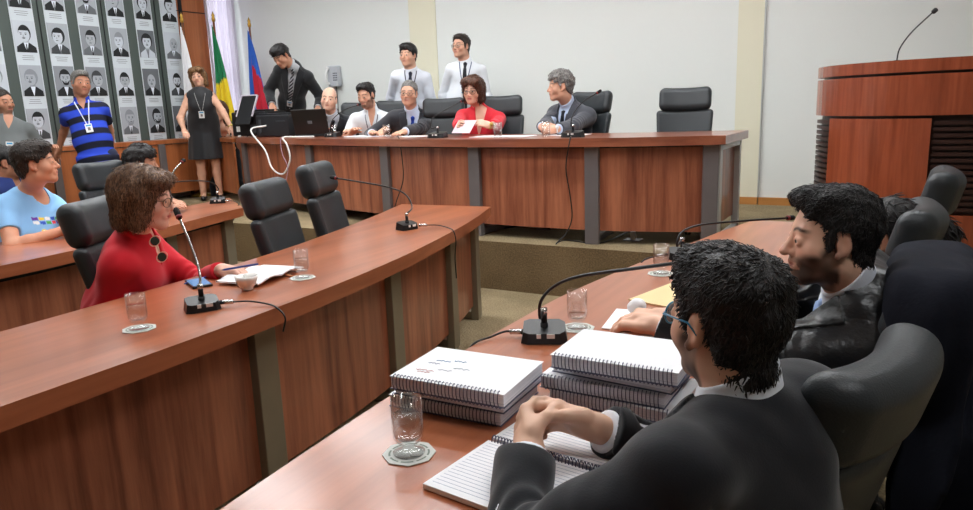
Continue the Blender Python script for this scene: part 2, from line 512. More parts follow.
# ceiling lights out of view, laid out to light the stage
M_LAMP = plain('lamp_diffuser', (1, 1, 1, 1), 0.6, emit=(0.95, 0.98, 1.0, 1), estr=LAMP)
def ceiling_light():
    t = empty('ceiling_light', (0, 0, 0))
    bm = bmesh.new()
    for sx in (-1, 1): bx(bm, (sx * 0.61, 0, -0.02), (0.02, 0.34, 0.04))
    for sy in (-1, 1): bx(bm, (0, sy * 0.16, -0.02), (1.24, 0.02, 0.04))
    from_bm('frame', bm, M_WHITE, t)
    bm = bmesh.new(); bx(bm, (0, 0, -0.022), (1.20, 0.30, 0.012)); from_bm('diffuser', bm, M_LAMP, t)
    return t
cl = None
for gx, gy in [(x_, y_) for y_ in (5.5, 4.1) for x_ in (-6.6, -4.8, -3.0, -1.2)] + [(-6.6, 2.7), (-4.8, 2.7), (-3.0, 2.7), (-1.2, 2.7), (-5.0, 1.1), (0.4, 4.1), (-2.6, 1.1), (0.9, 0.9)]:  # last panel is added to brighten the people nearest the camera
    if True:
        t = ceiling_light() if cl is None else copy_tree(cl)
        cl = cl or t
        t.location = (gx, gy, CZ)
        tag(t, 'unseen rectangular fluorescent ceiling light with white frame, placed to light the scene', 'ceiling light', 'ceiling lights in rows')
# daylight behind the corner window
sd = bpy.data.lights.new('daylight', 'AREA'); sd.shape = 'RECTANGLE'; sd.size = 0.42; sd.size_y = 2.8; sd.energy = DAY * 5; sd.color = (0.9, 0.96, 1.0)
so = bpy.data.objects.new('daylight', sd); COL.objects.link(so)
so.location = (RX0 - 0.35, 6.97, 1.9); so.rotation_euler = (PI / 2, 0, -PI / 2)
M_SKY = plain('bright_sky', (0.9, 0.95, 1, 1), 0.9, emit=(0.92, 0.97, 1, 1), estr=3.0)

# ------------------------------------------------------------------ desks
def smooth_curve(pts, n=6): return [(p.x, p.y) for p in spline([(a, b, 0) for a, b in pts], n)]
def curve_desk(name, label, front, back, ztop, zfloor, th, legs, panel_top, panel_bot, inset, top_m, panel_m, flip=1, ends=(True, True), foot=0.45, lw=0.105, leg_m=None):
    """front/back: plan curves; legs: parameter 0..1 along the front curve where metal posts stand"""
    F = smooth_curve(front); B = smooth_curve(back)
    t = empty(name, (F[0][0], F[0][1], zfloor), 0, label, 'desk')
    off = Vector((-F[0][0], -F[0][1], -zfloor))
    bm = bmesh.new(); prism(bm, F + B[::-1], ztop - th, ztop)
    bmesh.ops.bevel(bm, geom=[e for e in bm.edges if abs(e.verts[0].co.z - e.verts[1].co.z) < 1e-6], offset=0.004, segments=1, affect='EDGES')
    bmesh.ops.translate(bm, vec=off, verts=bm.verts)
    from_bm('desktop', bm, top_m, t)
    bm = bmesh.new()
    Fi = [Vector((p[0], p[1], 0)) for p in F]
    L = [0]
    for a, b in zip(Fi, Fi[1:]): L.append(L[-1] + (b - a).length)
    def at(s):
        s = max(0, min(L[-1], s))
        for i in range(len(L) - 1):
            if s <= L[i + 1] + 1e-9:
                q = (s - L[i]) / max(L[i + 1] - L[i], 1e-9)
                return Fi[i].lerp(Fi[i + 1], q), (Fi[i + 1] - Fi[i]).normalized()
    def inn(s, d):
        p, tg = at(s); nrm = Vector((-tg.y, tg.x, 0)) * flip
        return p + nrm * d
    # sub-frame below the top
    m = 30; rim = [inn(L[-1] * (0.01 + 0.98 * k / m), inset + 0.02) for k in range(m + 1)]; rib = [inn(L[-1] * (0.01 + 0.98 * k / m), inset + 0.05) for k in range(m + 1)]
    prism(bm, [(p.x, p.y) for p in rim] + [(p.x, p.y) for p in rib[::-1]], panel_top - 0.01, ztop - th)
    bmesh.ops.translate(bm, vec=off, verts=bm.verts)
    from_bm('rail', bm, M_BLACKM, t)
    ss = [q * L[-1] for q in legs]
    for a, b in zip(ss, ss[1:]):
        bm = bmesh.new(); m = 8
        A = [inn(a + (b - a) * k / m, inset + 0.03) for k in range(m + 1)]; Bk = [inn(a + (b - a) * k / m, inset + 0.055) for k in range(m + 1)]
        prism(bm, [(p.x, p.y) for p in A] + [(p.x, p.y) for p in Bk[::-1]], zfloor + panel_bot, panel_top)
        bmesh.ops.translate(bm, vec=off, verts=bm.verts)
        from_bm('front_panel', bm, panel_m, t)
    for s in ss:
        p = inn(s, inset + 0.02); _, tg = at(s); n = Vector((-tg.y, tg.x, 0)) * flip
        rz = math.atan2(tg.y, tg.x)
        bm = bmesh.new()
        bx(bm, p + off + Vector((0, 0, (zfloor + panel_top + 0.01) / 2)), (lw, 0.05, panel_top + 0.01 - zfloor), rz, 0.004)
        q = p + n * (foot / 2)
        bx(bm, q + off + Vector((0, 0, zfloor + 0.03)), (lw * 0.6, foot, 0.05), rz, 0.004)
        q = p + n * foot
        bx(bm, q + off + Vector((0, 0, (zfloor + ztop - th) / 2)), (lw * 0.6, 0.04, ztop - th - zfloor), rz, 0.004)
        from_bm('leg', bm, leg_m or M_METAL, t)
    return t, at, L

# raised desk of the board (curved)
PF = [(-6.72, 5.80), (-5.95, 5.50), (-5.15, 5.27), (-4.28, 5.05), (-3.40, 4.88), (-2.65, 4.80), (-1.95, 4.80), (-1.5, 4.88), (-1.05, 5.02)]
PB = [(-6.55, 6.55), (-5.75, 6.25), (-4.95, 6.03), (-4.08, 5.83), (-3.30, 5.68), (-2.65, 5.60), (-1.95, 5.62), (-1.5, 5.68), (-1.05, 5.82)]
pod, pat, PL = curve_desk('podium_desk', 'long curved wooden desk of the board up on the carpeted stage', PF, PB, 1.155, STG, 0.062,
    [0.012, 0.283, 0.49, 0.668, 0.842, 0.985], 1.09, 0.10, 0.05, M_TOPX, M_WOOD, 1)
bm = bmesh.new(); bx(bm, (-1.14, 5.44, 0.79), (0.02, 0.62, 0.56)); o = from_bm('side_panel', bm, M_WOOD); 
o.parent = pod; o.location = -pod.location
bm = bmesh.new(); bx(bm, (-1.115, 5.10, 0.735), (0.05, 0.07, 0.71)); bx(bm, (-1.115, 5.75, 0.735), (0.05, 0.05, 0.71)); bx(bm, (-1.115, 5.44, 1.07), (0.05, 0.66, 0.04)); bx(bm, (-1.115, 5.44, 0.41), (0.05, 0.66, 0.05))
o = from_bm('end_frame', bm, M_METALW); o.parent = pod; o.location = -pod.location

# left table, running from the near left towards the stage
LF = [(-1.80, -0.6), (-1.79, 0.2), (-1.80, 0.97), (-1.81, 1.36), (-1.835, 1.75), (-1.875, 2.15), (-1.945, 2.6), (-2.06, 3.12), (-2.19, 3.6), (-2.35, 4.08)]
LB = [(-2.46, -0.6), (-2.46, 0.2), (-2.46, 1.0), (-2.48, 1.40), (-2.51, 1.80), (-2.56, 2.2), (-2.63, 2.6), (-2.76, 3.12), (-2.90, 3.6), (-3.04, 4.02)]
def frac(front, y):
    F = smooth_curve(front); L = 0; tot = 0; hit = None
    for a, b in zip(F, F[1:]):
        d = math.dist(a, b)
        if hit is None and a[1] <= y <= b[1]: hit = tot + d * (y - a[1]) / (b[1] - a[1])
        tot += d
    return hit / tot
lt, lat, LL = curve_desk('meeting_table', 'curved wooden table across the aisle with four metal posts, bare of binders', LF, LB, 0.75, 0.0, 0.062,
    [0.01, frac(LF, 0.52), frac(LF, 1.70), frac(LF, 2.63), frac(LF, 3.43), 0.985], 0.66, 0.10, 0.09, M_TOP, M_WOOD, 1, leg_m=M_METALB)
# far left table
FF = [(-3.62, -0.6), (-3.60, 0.6), (-3.61, 1.2), (-3.63, 1.68), (-3.68, 2.1), (-3.84, 2.68), (-3.98, 3.1), (-4.10, 3.54)]
FB = [(-4.30, -0.6), (-4.30, 0.6), (-4.31, 1.2), (-4.34, 1.8), (-4.40, 2.3), (-4.50, 2.9), (-4.60, 3.4), (-4.72, 3.95)]
ft, fat, FL = curve_desk('meeting_table', 'outermost curved wooden table at far left where the man in the light blue T-shirt leans', FF, FB, 0.75, 0.0, 0.062,
    [0.01, 0.30, frac(FF, 1.62), frac(FF, 2.88), 0.985], 0.66, 0.10, 0.09, M_TOP, M_WOOD, 1, leg_m=M_METALB)
# right table with the binders
RF = [(-0.86, -0.5), (-0.92, 0.3), (-0.97, 0.86), (-1.0, 1.35), (-1.0, 1.85), (-0.985, 2.25), (-0.91, 2.8), (-0.82, 3.3), (-0.76, 3.65), (-0.68, 4.02)]
RB = [(-0.10, -0.5), (-0.17, 0.3), (-0.22, 0.86), (-0.27, 1.35), (-0.30, 1.85), (-0.31, 2.25), (-0.29, 2.7), (-0.24, 3.2), (-0.20, 3.6), (-0.14, 4.02)]
rt, rat, RL = curve_desk('meeting_table', 'wooden table nearest the camera carrying the spiral bound volumes', RF, RB, 0.75, 0.0, 0.062,
    [0.01, 0.28, 0.5, 0.74, 0.985], 0.66, 0.10, 0.09, M_TOP, M_WOOD, -1, leg_m=M_METALB)

# panelled counter along the portrait wall
t = empty('panelled_counter', (-7.99, 4.98, STG), 0, 'low wooden counter with metal posts running beneath the portraits', 'counter')
bm = bmesh.new(); bx(bm, (0.0, 0, 0.735), (0.30, 3.9, 0.05), bev=0.004); from_bm('worktop', bm, M_WOODW, t)
for k in range(6):
    bm = bmesh.new(); bx(bm, (0.12, -1.62 + 0.65 * k, 0.40), (0.025, 0.63, 0.60)); from_bm('front_panel', bm, M_WOODW, t)
for k in range(4):
    bm = bmesh.new(); bx(bm, (0.13, -1.93 + 1.29 * k, 0.355), (0.06, 0.09, 0.71), bev=0.004); bx(bm, (-0.02, -1.93 + 1.29 * k, 0.02), (0.24, 0.07, 0.04)); from_bm('leg', bm, M_METAL, t)

A_ = Vector((-7.86, 6.46, 0)); B_ = Vector((-6.80, 5.96, 0)); dv = B_ - A_; rz_ = math.atan2(dv.y, dv.x); mid_ = (A_ + B_) / 2; nv = Vector((dv.y, -dv.x, 0)).normalized()
off_ = Vector((7.99, -4.98, 0))
bm = bmesh.new(); bx(bm, mid_ + off_ + Vector((0, 0, 0.735)), (dv.length, 0.26, 0.05), rz_, 0.004); from_bm('worktop', bm, M_WOODW, t)
bm = bmesh.new(); bx(bm, mid_ + off_ + nv * .10 + Vector((0, 0, 0.40)), (dv.length, 0.025, 0.60), rz_); from_bm('front_panel', bm, M_WOODW, t)

# lectern
LC = (0.22, 5.42); LR = 0.76
t = empty('lectern', (LC[0], LC[1], STG), 0, 'tall round-fronted wooden lectern with dark slatted sides on the stage', 'lectern')
def arc(r, a0, a1, n=14): return [(r * math.cos(math.radians(a0 + (a1 - a0) * k / n)), r * math.sin(math.radians(a0 + (a1 - a0) * k / n))) for k in range(n + 1)]
def shell(name, r0, r1, a0, a1, z0, z1, m, n=14, parent=None):
    bm = bmesh.new(); prism(bm, arc(r1, a0, a1, n) + arc(r0, a1, a0, n), z0, z1)
    return from_bm(name, bm, m, parent or t)
S0 = STG
bm = bmesh.new(); prism(bm, arc(LR, 175, 365, 36) + [(0.76, 0.25), (-0.76, 0.25)], 1.505 - S0, 1.572 - S0); from_bm('top', bm, M_LECT, t)
shell('upper_band', 0.66, LR, 176, 364, 1.268 - S0, 1.490 - S0, M_LECT, 36)
shell('band_core', 0.60, 0.72, 176, 364, 0.06, 1.51 - S0, M_DARKSLAT, 36)
shell('front_panel', 0.70, 0.765, 213, 262, 0.10, 1.252 - S0, M_LECT, 10)
shell('front_panel', 0.70, 0.755, 182, 210, 0.10, 0.34, M_LECT, 10)
shell('front_panel', 0.70, 0.755, 264, 330, 0.10, 0.34, M_LECT, 12)
for k in range(15):
    zz = 0.36 + 0.034 * k
    shell('slat', 0.71, 0.75, 183, 211, zz, zz + 0.02, M_DARKSLAT, 8)
    shell('slat', 0.71, 0.75, 263, 330, zz, zz + 0.02, M_DARKSLAT, 12)
shell('plinth', 0.60, 0.74, 178, 362, 0.0, 0.10, M_BLACKM, 30)
bm = bmesh.new(); bx(bm, (0, 0.10, 0.55), (1.30, 0.03, 1.0)); from_bm('back_panel', bm, M_LECT, t)

# ------------------------------------------------------------------ chairs
def sdf_obj(name, s, h, m, parent, disp=None):
    P, F = s.mesh(h, disp=disp); return np_mesh(name, P, F, m, parent)
def make_chair():
    t = empty('office_chair', (0, 0, 0))           # faces +x, origin on the floor
    s = Sdf(); s.box((0.02, 0, 0.455), (0.24, 0.225, 0.055), 0.05); s.ell((0.02, 0, 0.47), (0.22, 0.21, 0.06), k=0.04); sdf_obj('seat', s, 0.009, M_LEATHER, t)
    th = math.radians(14)
    M = np.array([[math.cos(th), 0, -math.sin(th)], [0, 1, 0], [math.sin(th), 0, math.cos(th)]])
    def Bp(x, y, z): return np.array([-0.215, 0, 0.47]) + M @ np.array([x, y, z])
    def bent(c, hx, hy, hz, taper, rad):
        c0 = Bp(*c)
        def fn(X, Y, Z):
            x = X - c0[0]; y = Y; z = Z - c0[2]
            u = x * M[0, 0] + z * M[2, 0]; w = x * M[0, 2] + z * M[2, 2]
            u = u - 1.0 * y * y + 0.02 * 0
            hy2 = hy * (1 + taper * w / hz)
            q0 = np.abs(u) - (hx - rad); q1 = np.abs(y) - (hy2 - rad); q2 = np.abs(w) - (hz - rad)
            o = np.sqrt(np.maximum(q0, 0) ** 2 + np.maximum(q1, 0) ** 2 + np.maximum(q2, 0) ** 2)
            return o + np.minimum(np.maximum(np.maximum(q0, q1), q2), 0) - rad
        return c0, fn
    s = Sdf(); c0, fn = bent((0, 0, 0.235), 0.036, 0.215, 0.235, 0.06, 0.032)
    s.add(c0 - arr([0.16, 0.29, 0.28]), c0 + arr([0.16, 0.29, 0.28]), fn); sdf_obj('backrest', s, 0.009, M_LEATHER, t)
    s = Sdf(); c0, fn = bent((0.010, 0, 0.560), 0.056, 0.208, 0.098, 0.0, 0.052)
    s.add(c0 - arr([0.16, 0.29, 0.15]), c0 + arr([0.16, 0.29, 0.15]), fn); sdf_obj('headrest', s, 0.008, M_LEATHER, t)
    for sy in (-1, 1):
        bm = bmesh.new(); tube(bm, spline([(-0.16, sy * 0.25, 0.44), (-0.14, sy * 0.265, 0.60), (-0.05, sy * 0.265, 0.64), (0.10, sy * 0.265, 0.64), (0.15, sy * 0.26, 0.58), (0.12, sy * 0.24, 0.43)], 5), 0.016, 8)
        from_bm('armrest', bm, M_BLACK, t, True)
    bm = bmesh.new(); lathe(bm, [(0, 0.08), (0.03, 0.08), (0.03, 0.25), (0.02, 0.26), (0.02, 0.38), (0.09, 0.39), (0.09, 0.405), (0, 0.405)], 14); from_bm('gas_column', bm, M_BLACK, t, True)
    for k in range(5):
        a = 2 * PI * k / 5 + 0.3
        bm = bmesh.new(); tube(bm, [(0, 0, 0.10), (0.15 * math.cos(a), 0.15 * math.sin(a), 0.095), (0.29 * math.cos(a), 0.29 * math.sin(a), 0.07)], [0.028, 0.022, 0.014], 8)
        lg = from_bm('leg', bm, M_BLACK, t, True)
        bm = bmesh.new()
        c = Vector((0.29 * math.cos(a), 0.29 * math.sin(a), 0.027)); w = Vector((-math.sin(a), math.cos(a), 0))
        tube(bm, [c - w * 0.022, c - w * 0.006], 0.027, 12); tube(bm, [c + w * 0.006, c + w * 0.022], 0.027, 12); tube(bm, [c + Vector((0, 0, 0.0)), c + Vector((0, 0, 0.045))], 0.008, 6)
        from_bm('castor', bm, M_BLACK, lg, True)
    return t
CH0 = None
def chair(x, y, z, deg, label, group=None):
    global CH0
    if CH0 is None: CH0 = make_chair(); c = CH0
    else: c = copy_tree(CH0)
    c.location = (x, y, z); c.rotation_euler = (0, 0, math.radians(deg))
    for k in ('label', 'category', 'group'):
        if k in c: del c[k]
    tag(c, label, 'chair', group)
    return c
GP = 'black leather chairs behind the stage desk'
# origin = seat centre on the floor, facing angle in degrees
chair(-1.54, 5.72, STG, -80, 'empty black leather chair standing alone at the right end of the stage desk', GP)
chair(-2.47, 5.66, STG, -105, 'black leather chair behind the grey-haired man with clasped hands', GP)
chair(-3.22, 5.73, STG, -70, 'black leather chair behind the woman in red at the stage desk', GP)
chair(-3.80, 5.70, STG, -64, 'black leather chair behind the older man with glasses and blue tie', GP)
chair(-4.50, 5.86, STG, -62, 'black leather chair behind the young bearded man in white', GP)
chair(-5.06, 5.98, STG, -60, 'black leather chair behind the bald man in a dark suit', GP)
GL = 'black leather chairs along the left table'
chair(-2.52, 2.70, 0, 22, 'empty black leather chair behind the left table, nearer the woman in red', GL).scale = (1, 1, .96)
chair(-2.65, 3.22, 0, 24, 'empty black leather chair at the far end of the left table', GL)
chair(-2.68, 1.92, 0, 30, 'black leather chair holding the woman in the red blouse', GL).scale = (1, 1, .965)
chair(-4.59, 3.07, 0, 12, 'black leather chair between the blue T-shirt man and the man in light grey', 'black leather chairs at the far left table')
GR = 'black leather chairs along the right table'
chair(-0.325, 1.44, 0, 163, 'black leather chair in the bottom right corner behind the man in glasses', GR).scale = (1, 1, .87)
chair(-0.27, 1.97, 0, 179, 'black leather chair with a black gown draped over its back', GR).scale = (1, 1, .90)
chair(-0.27, 2.66, 0, 177, 'black leather chair of the woman with a ponytail', GR).scale = (1, 1, .94)
chair(-0.18, 3.52, 0, 177, 'farthest empty black leather chair of the right table', GR).scale = (1, 1, .97)
# ------------------------------------------------------------------ people
M_SKIN = painted('skin', 0.5, 0.35, sss=0.05)
M_EYE = painted('eye', 0.12, 0.5)
HAIRC = {'chestnut': (srgb(66, 44, 32), srgb(150, 112, 82)), 'black': (srgb(14, 12, 12), srgb(46, 42, 42)), 'dark': (srgb(26, 20, 17), srgb(64, 52, 44)), 'brown': (srgb(58, 36, 24), srgb(124, 86, 58)),
         'auburn': (srgb(48, 28, 20), srgb(104, 62, 40)), 'grey': (srgb(82, 80, 78), srgb(150, 148, 144)), 'light': (srgb(84, 56, 34), srgb(158, 118, 78)), 'salt': (srgb(70, 68, 68), srgb(165, 160, 155))}

def frame(yaw, pitch=0.0, roll=0.0):
    """columns: right, forward, up"""
    a, p, r = map(math.radians, (yaw, pitch, roll))
    f = arr([math.cos(a) * math.cos(p), math.sin(a) * math.cos(p), math.sin(p)])
    rt = arr([math.sin(a), -math.cos(a), 0.0]); up = np.cross(rt, f)
    rt2 = rt * math.cos(r) + up * math.sin(r); up2 = np.cross(rt2, f)
    return np.stack([rt2, f, up2], 1)

def ik(S, W, a, b, pole):
    d = W - S; L = np.linalg.norm(d)
    if L > (a + b) * 0.995: W = S + d / L * (a + b) * 0.995; L = (a + b) * 0.995; d = W - S
    if L < abs(a - b) * 1.05 + 0.02: L = abs(a - b) * 1.05 + 0.02; d = unit(d) * L; W = S + d
    u = d / L; x = (a * a - b * b + L * L) / (2 * L); h = math.sqrt(max(a * a - x * x, 0))
    p = pole - u * u.dot(pole); p = unit(p)
    return S + u * x + p * h, W

def head_field(C, H, sc, female=False, fat=0.0, nose=1.0, chin=1.0):
    """returns a function of world points: signed distance of the bare head"""
    h = Sdf()
    w = 1.0 + fat
    E = lambda c, r, k=0.02, op='u': h.ell(c, r, None, k, op)
    E((0, -.020, .034), (.075, .094, .084), 0)
    E((0, .022, -.018), (.060 * w, .068, .088), .03)
    E((0, .018, -.055), (.056 * w, .055, .050), .03)
    for s in (-1, 1):
        E((s * .040 * w, .050, -.030), (.026, .028, .026), .025)
        h.cap((s * .046 * w, .0, -.070), (s * .014, .066, -.096 * chin), .018, .016, .03)
    E((0, .070, -.094 * chin), (.022, .020, .018), .025)
    h.cap((-.036, .070, .022), (.036, .070, .022), .011, None, .018)
    for s in (-1, 1): E((s * .032, .101, -.001), (.018, .020, .014), .016, 's')
    n = nose
    h.cap((0, .080, .014), (0, .094 + .012 * n, -.028), .0075, .0105, .012)
    E((0, .095 + .010 * n, -.031), (.012, .012, .010), .008)
    for s in (-1, 1):
        E((s * .0125, .090, -.034), (.0085, .012, .0085), .006)
        E((s * .0075, .098, -.0415), (.0035, .005, .003), .002, 's')
    E((0, .083, -.060), (.030, .014, .020), .012)
    h.cap((-.019, .083, -.0575), (.019, .083, -.0575), .0048, None, .005)
    h.cap((-.007, .0935, -.0560), (.007, .0935, -.0560), .0046, None, .009)
    h.cap((-.014, .0885, -.0680), (.014, .0885, -.0680), .0060, None, .007)
    h.cap((-.021, .0930, -.0622), (.021, .0930, -.0622), .0022, None, .004, 's')
    for s in (-1, 1):   # eyelids with a slit, the eyeball sits behind
        E((s * .0315, .0785, -.001), (.0170, .0135, .0150), .006)
        E((s * .0315, .0960, -.0015), (.0135, .0150, .0052), .002, 's')
        E((s * .0750, -.010, -.010), (.0105, .0180, .0290), .008)
        E((s * .0860, -.006, -.006), (.0070, .0110, .0200), .006, 's')
        E((s * .0780, .004, -.036), (.007, .008, .010), .006)
    ops = h.it
    def fn(X, Y, Z):
        x = (X - C[0]) / sc; y = (Y - C[1]) / sc; z = (Z - C[2]) / sc
        u = x * H[0, 0] + y * H[1, 0] + z * H[2, 0]; v = x * H[0, 1] + y * H[1, 1] + z * H[2, 1]; q = x * H[0, 2] + y * H[1, 2] + z * H[2, 2]
        g = None
        for (a, b, f, k, op) in ops:
            d = f(u, v, q)
            g = d if g is None else (smin(g, d, k) if op == 'u' else smax(g, -d, k))
        return g * sc
    return fn

def local(P, C, H, sc): return ((P - C) @ H) / sc

def sstep(a, b, x):
    t = np.clip((x - a) / (b - a), 0, 1); return t * t * (3 - 2 * t)

HL_Y = [-.16, -.075, -.055, -.035, -.022, .004, .012, .026, .034, .055, .075, .12]
HL_Z = {'short': [-.112, -.112, -.096, -.056, .022, .022, -.020, -.022, .034, .060, .076, .086],
        'high': [-.070, -.072, -.060, -.036, .022, .022, -.012, -.012, .042, .072, .096, .110],
        'fringe': [-.070, -.072, -.060, -.036, .022, .022, -.004, .0, .030, .046, .052, .056]}

def hair_mesh(style, C, H, sc, vox, col, seed, fat=0.0):
    h = Sdf(); w = 1 + fat
    base = {'short': .009, 'high': .008, 'quiff': .012, 'curly': .018, 'crew': .005, 'bob': .018, 'long': .018, 'pony': .010, 'bald': .004, 'side': .014, 'crop': .0075}[style]
    kk = .03
    h.ell((0, -.020, .034), (.075 + base, .094 + base, .084 + base), None, 0)
    h.ell((0, .014, -.018), (.058 * w + base, .060 + base * .6, .080 + base), None, kk)
    if style in ('crop', 'short', 'side', 'curly'): h.cap((0, -.040, -.040), (0, -.036, -.105), .048 + base, .044 + base, .03)
    if style in ('quiff', 'short', 'crop'): h.ell((0, .035, .088), (.056, .052, .034), None, .03)
    if style == 'quiff': h.ell((.0, .058, .100), (.046, .034, .032), None, .02)
    if style == 'curly': h.ell((0, .01, .085), (.070, .080, .050), None, .03)
    if style == 'crop': h.ell((0, .040, .100), (.050, .040, .022), None, .02)
    if style == 'side': h.ell((0.01, .035, .092), (.062, .055, .034), None, .03)
    if style in ('bob', 'long'):
        low = -.125 if style == 'bob' else -.20
        h.ell((0, -.030, .02), (.094, .110, .098), None, .02)
        for s in (-1, 1):
            h.cap((s * .064, .000, .02), (s * .072, -.004, low + .035), .036, .030, .03)
            h.cap((s * .050, -.060, .0), (s * .055, -.066, low + .035), .050, .042, .03)
            h.ell((s * .045, .050, .080), (.046, .050, .036), None, .03)
        h.cap((0, -.075, 0), (0, -.078, low + .04), .055, .045, .03)
    if style == 'pony':
        h.ell((0, -.125, .045), (.030, .026, .030), None, .02)
        h.cap((0, -.150, .030), (.006, -.178, -.030), .026, .034, .02)
        h.cap((.006, -.178, -.030), (0, -.165, -.125), .034, .018, .02)
        h.cap((.02, -.17, -.04), (.03, -.16, -.10), .022, .012, .02)
    key = 'fringe' if style in ('curly', 'side') else ('high' if style in ('high', 'bald', 'quiff', 'pony') else 'short')
    zt = HL_Z[key]
    def cut(X, Y, Z):
        ax = np.abs(X)
        y = np.minimum(Y + 0 * X + 0 * Z, .12)
        zl = np.interp(y, HL_Y, zt)
        # temples recede towards the outside of the forehead
        zl = zl + np.where(y > .05, np.clip((ax - .035) * -.3, -.02, 0), 0)
        return (zl - Z) * .75
    if style in ('bob', 'long'):
        h.it.append((arr([-1] * 3), arr([1] * 3), lambda X, Y, Z: (low - Z) + 0 * X + 0 * Y, .015, 'i'))
        def face(X, Y, Z):
            return (np.sqrt((X / .074) ** 2 + ((Y - .112) / .098) ** 2 + ((Z + .045) / .112) ** 2) - 1) * .07
        h.it.append((arr([-1] * 3), arr([1] * 3), face, .012, 's'))
        h.it.append((arr([-1] * 3), arr([1] * 3), lambda X, Y, Z: np.sqrt((X / .058) ** 2 + ((Y - .01) / .068) ** 2 + ((Z + .17) / .12) ** 2) * .06 - .06, .01, 's'))
    else:
        if style == 'pony': 
            h.it.append((arr([-1] * 3), arr([1] * 3), lambda X, Y, Z: np.minimum(cut(X, Y, Z), (Y + .118) + 0 * X + 0 * Z), .006, 'i'))
        else:
            h.it.append((arr([-1] * 3), arr([1] * 3), cut, .006, 'i'))
        if style == 'bald':
            h.it.append((arr([-1] * 3), arr([1] * 3), lambda X, Y, Z: (Z - .038 + 0.25 * np.maximum(Y, 0)) + 0 * X, .006, 'i'))
    for s in (-1, 1):
        if style not in ('bob', 'long'): h.ell((s * .082, -.012, -.010), (.017, .021, .031), None, .004, 's')
    amp = {'curly': .006, 'quiff': .0040, 'crop': .0045, 'bob': .004, 'long': .004, 'pony': .0035, 'salt': .004}.get(style, .0030)
    fr = {'curly': 95, 'quiff': 90, 'crop': 95, 'bob': 60, 'long': 60}.get(style, 90)
    if style in ('bob', 'long', 'pony'):
        disp = lambda x, y, z: amp * noise3(x, y, z * .22, fr * 1.6, seed, 2)
    else:
        disp = lambda x, y, z: amp * noise3(x, y * .45, z * .8, fr, seed, 2)
    P, F = h.mesh(vox, disp=disp)
    P = C + (P * sc) @ H.T
    return P, F

def tufts(P, F, n, ln, rad, comb, seed, up_=.35):
    """short tapered locks growing out of the hair surface"""
    rs = np.random.RandomState(seed)
    q = P[F]; c = q.mean(axis=1); fn = np.cross(q[:, 2] - q[:, 0], q[:, 3] - q[:, 1]); fn /= (np.linalg.norm(fn, axis=1, keepdims=True) + 1e-12)
    i = rs.randint(0, len(F), n); b = c[i]; N = fn[i]
    D = comb(b); D = D - N * (D * N).sum(1, keepdims=True); D /= (np.linalg.norm(D, axis=1, keepdims=True) + 1e-9)
    D = D + rs.normal(size=(n, 3)) * .45; D = D - N * (D * N).sum(1, keepdims=True); D /= (np.linalg.norm(D, axis=1, keepdims=True) + 1e-9)
    L_ = ln * rs.uniform(.6, 1.3, (n, 1)); S_ = np.cross(N, D)
    pts = [b - N * rad * 1.2, b + D * L_ * .45 + N * L_ * up_ * .6, b + D * L_ * .85 + N * L_ * up_ * .62, b + D * L_ * 1.1 + N * L_ * up_ * .35]
    rr = [1.0, .9, .6, .12]; V = []
    for k in range(4):
        for (a1, a2) in ((1, 0), (0, 1), (-1, 0), (0, -1)): V.append(pts[k] + S_ * rad * 1.7 * rr[k] * a1 + N * rad * rr[k] * a2)
    V = np.stack(V, 1)                      # n,16,3
    fs = []
    for k in range(3):
        for j in range(4): fs.append([k * 4 + j, k * 4 + (j + 1) % 4, k * 4 + 4 + (j + 1) % 4, k * 4 + 4 + j])
    fs = np.array(fs)[None] + (np.arange(n) * 16)[:, None, None] + len(P)
    return np.concatenate([P, V.reshape(-1, 3)]), np.concatenate([F, fs.reshape(-1, 4)])

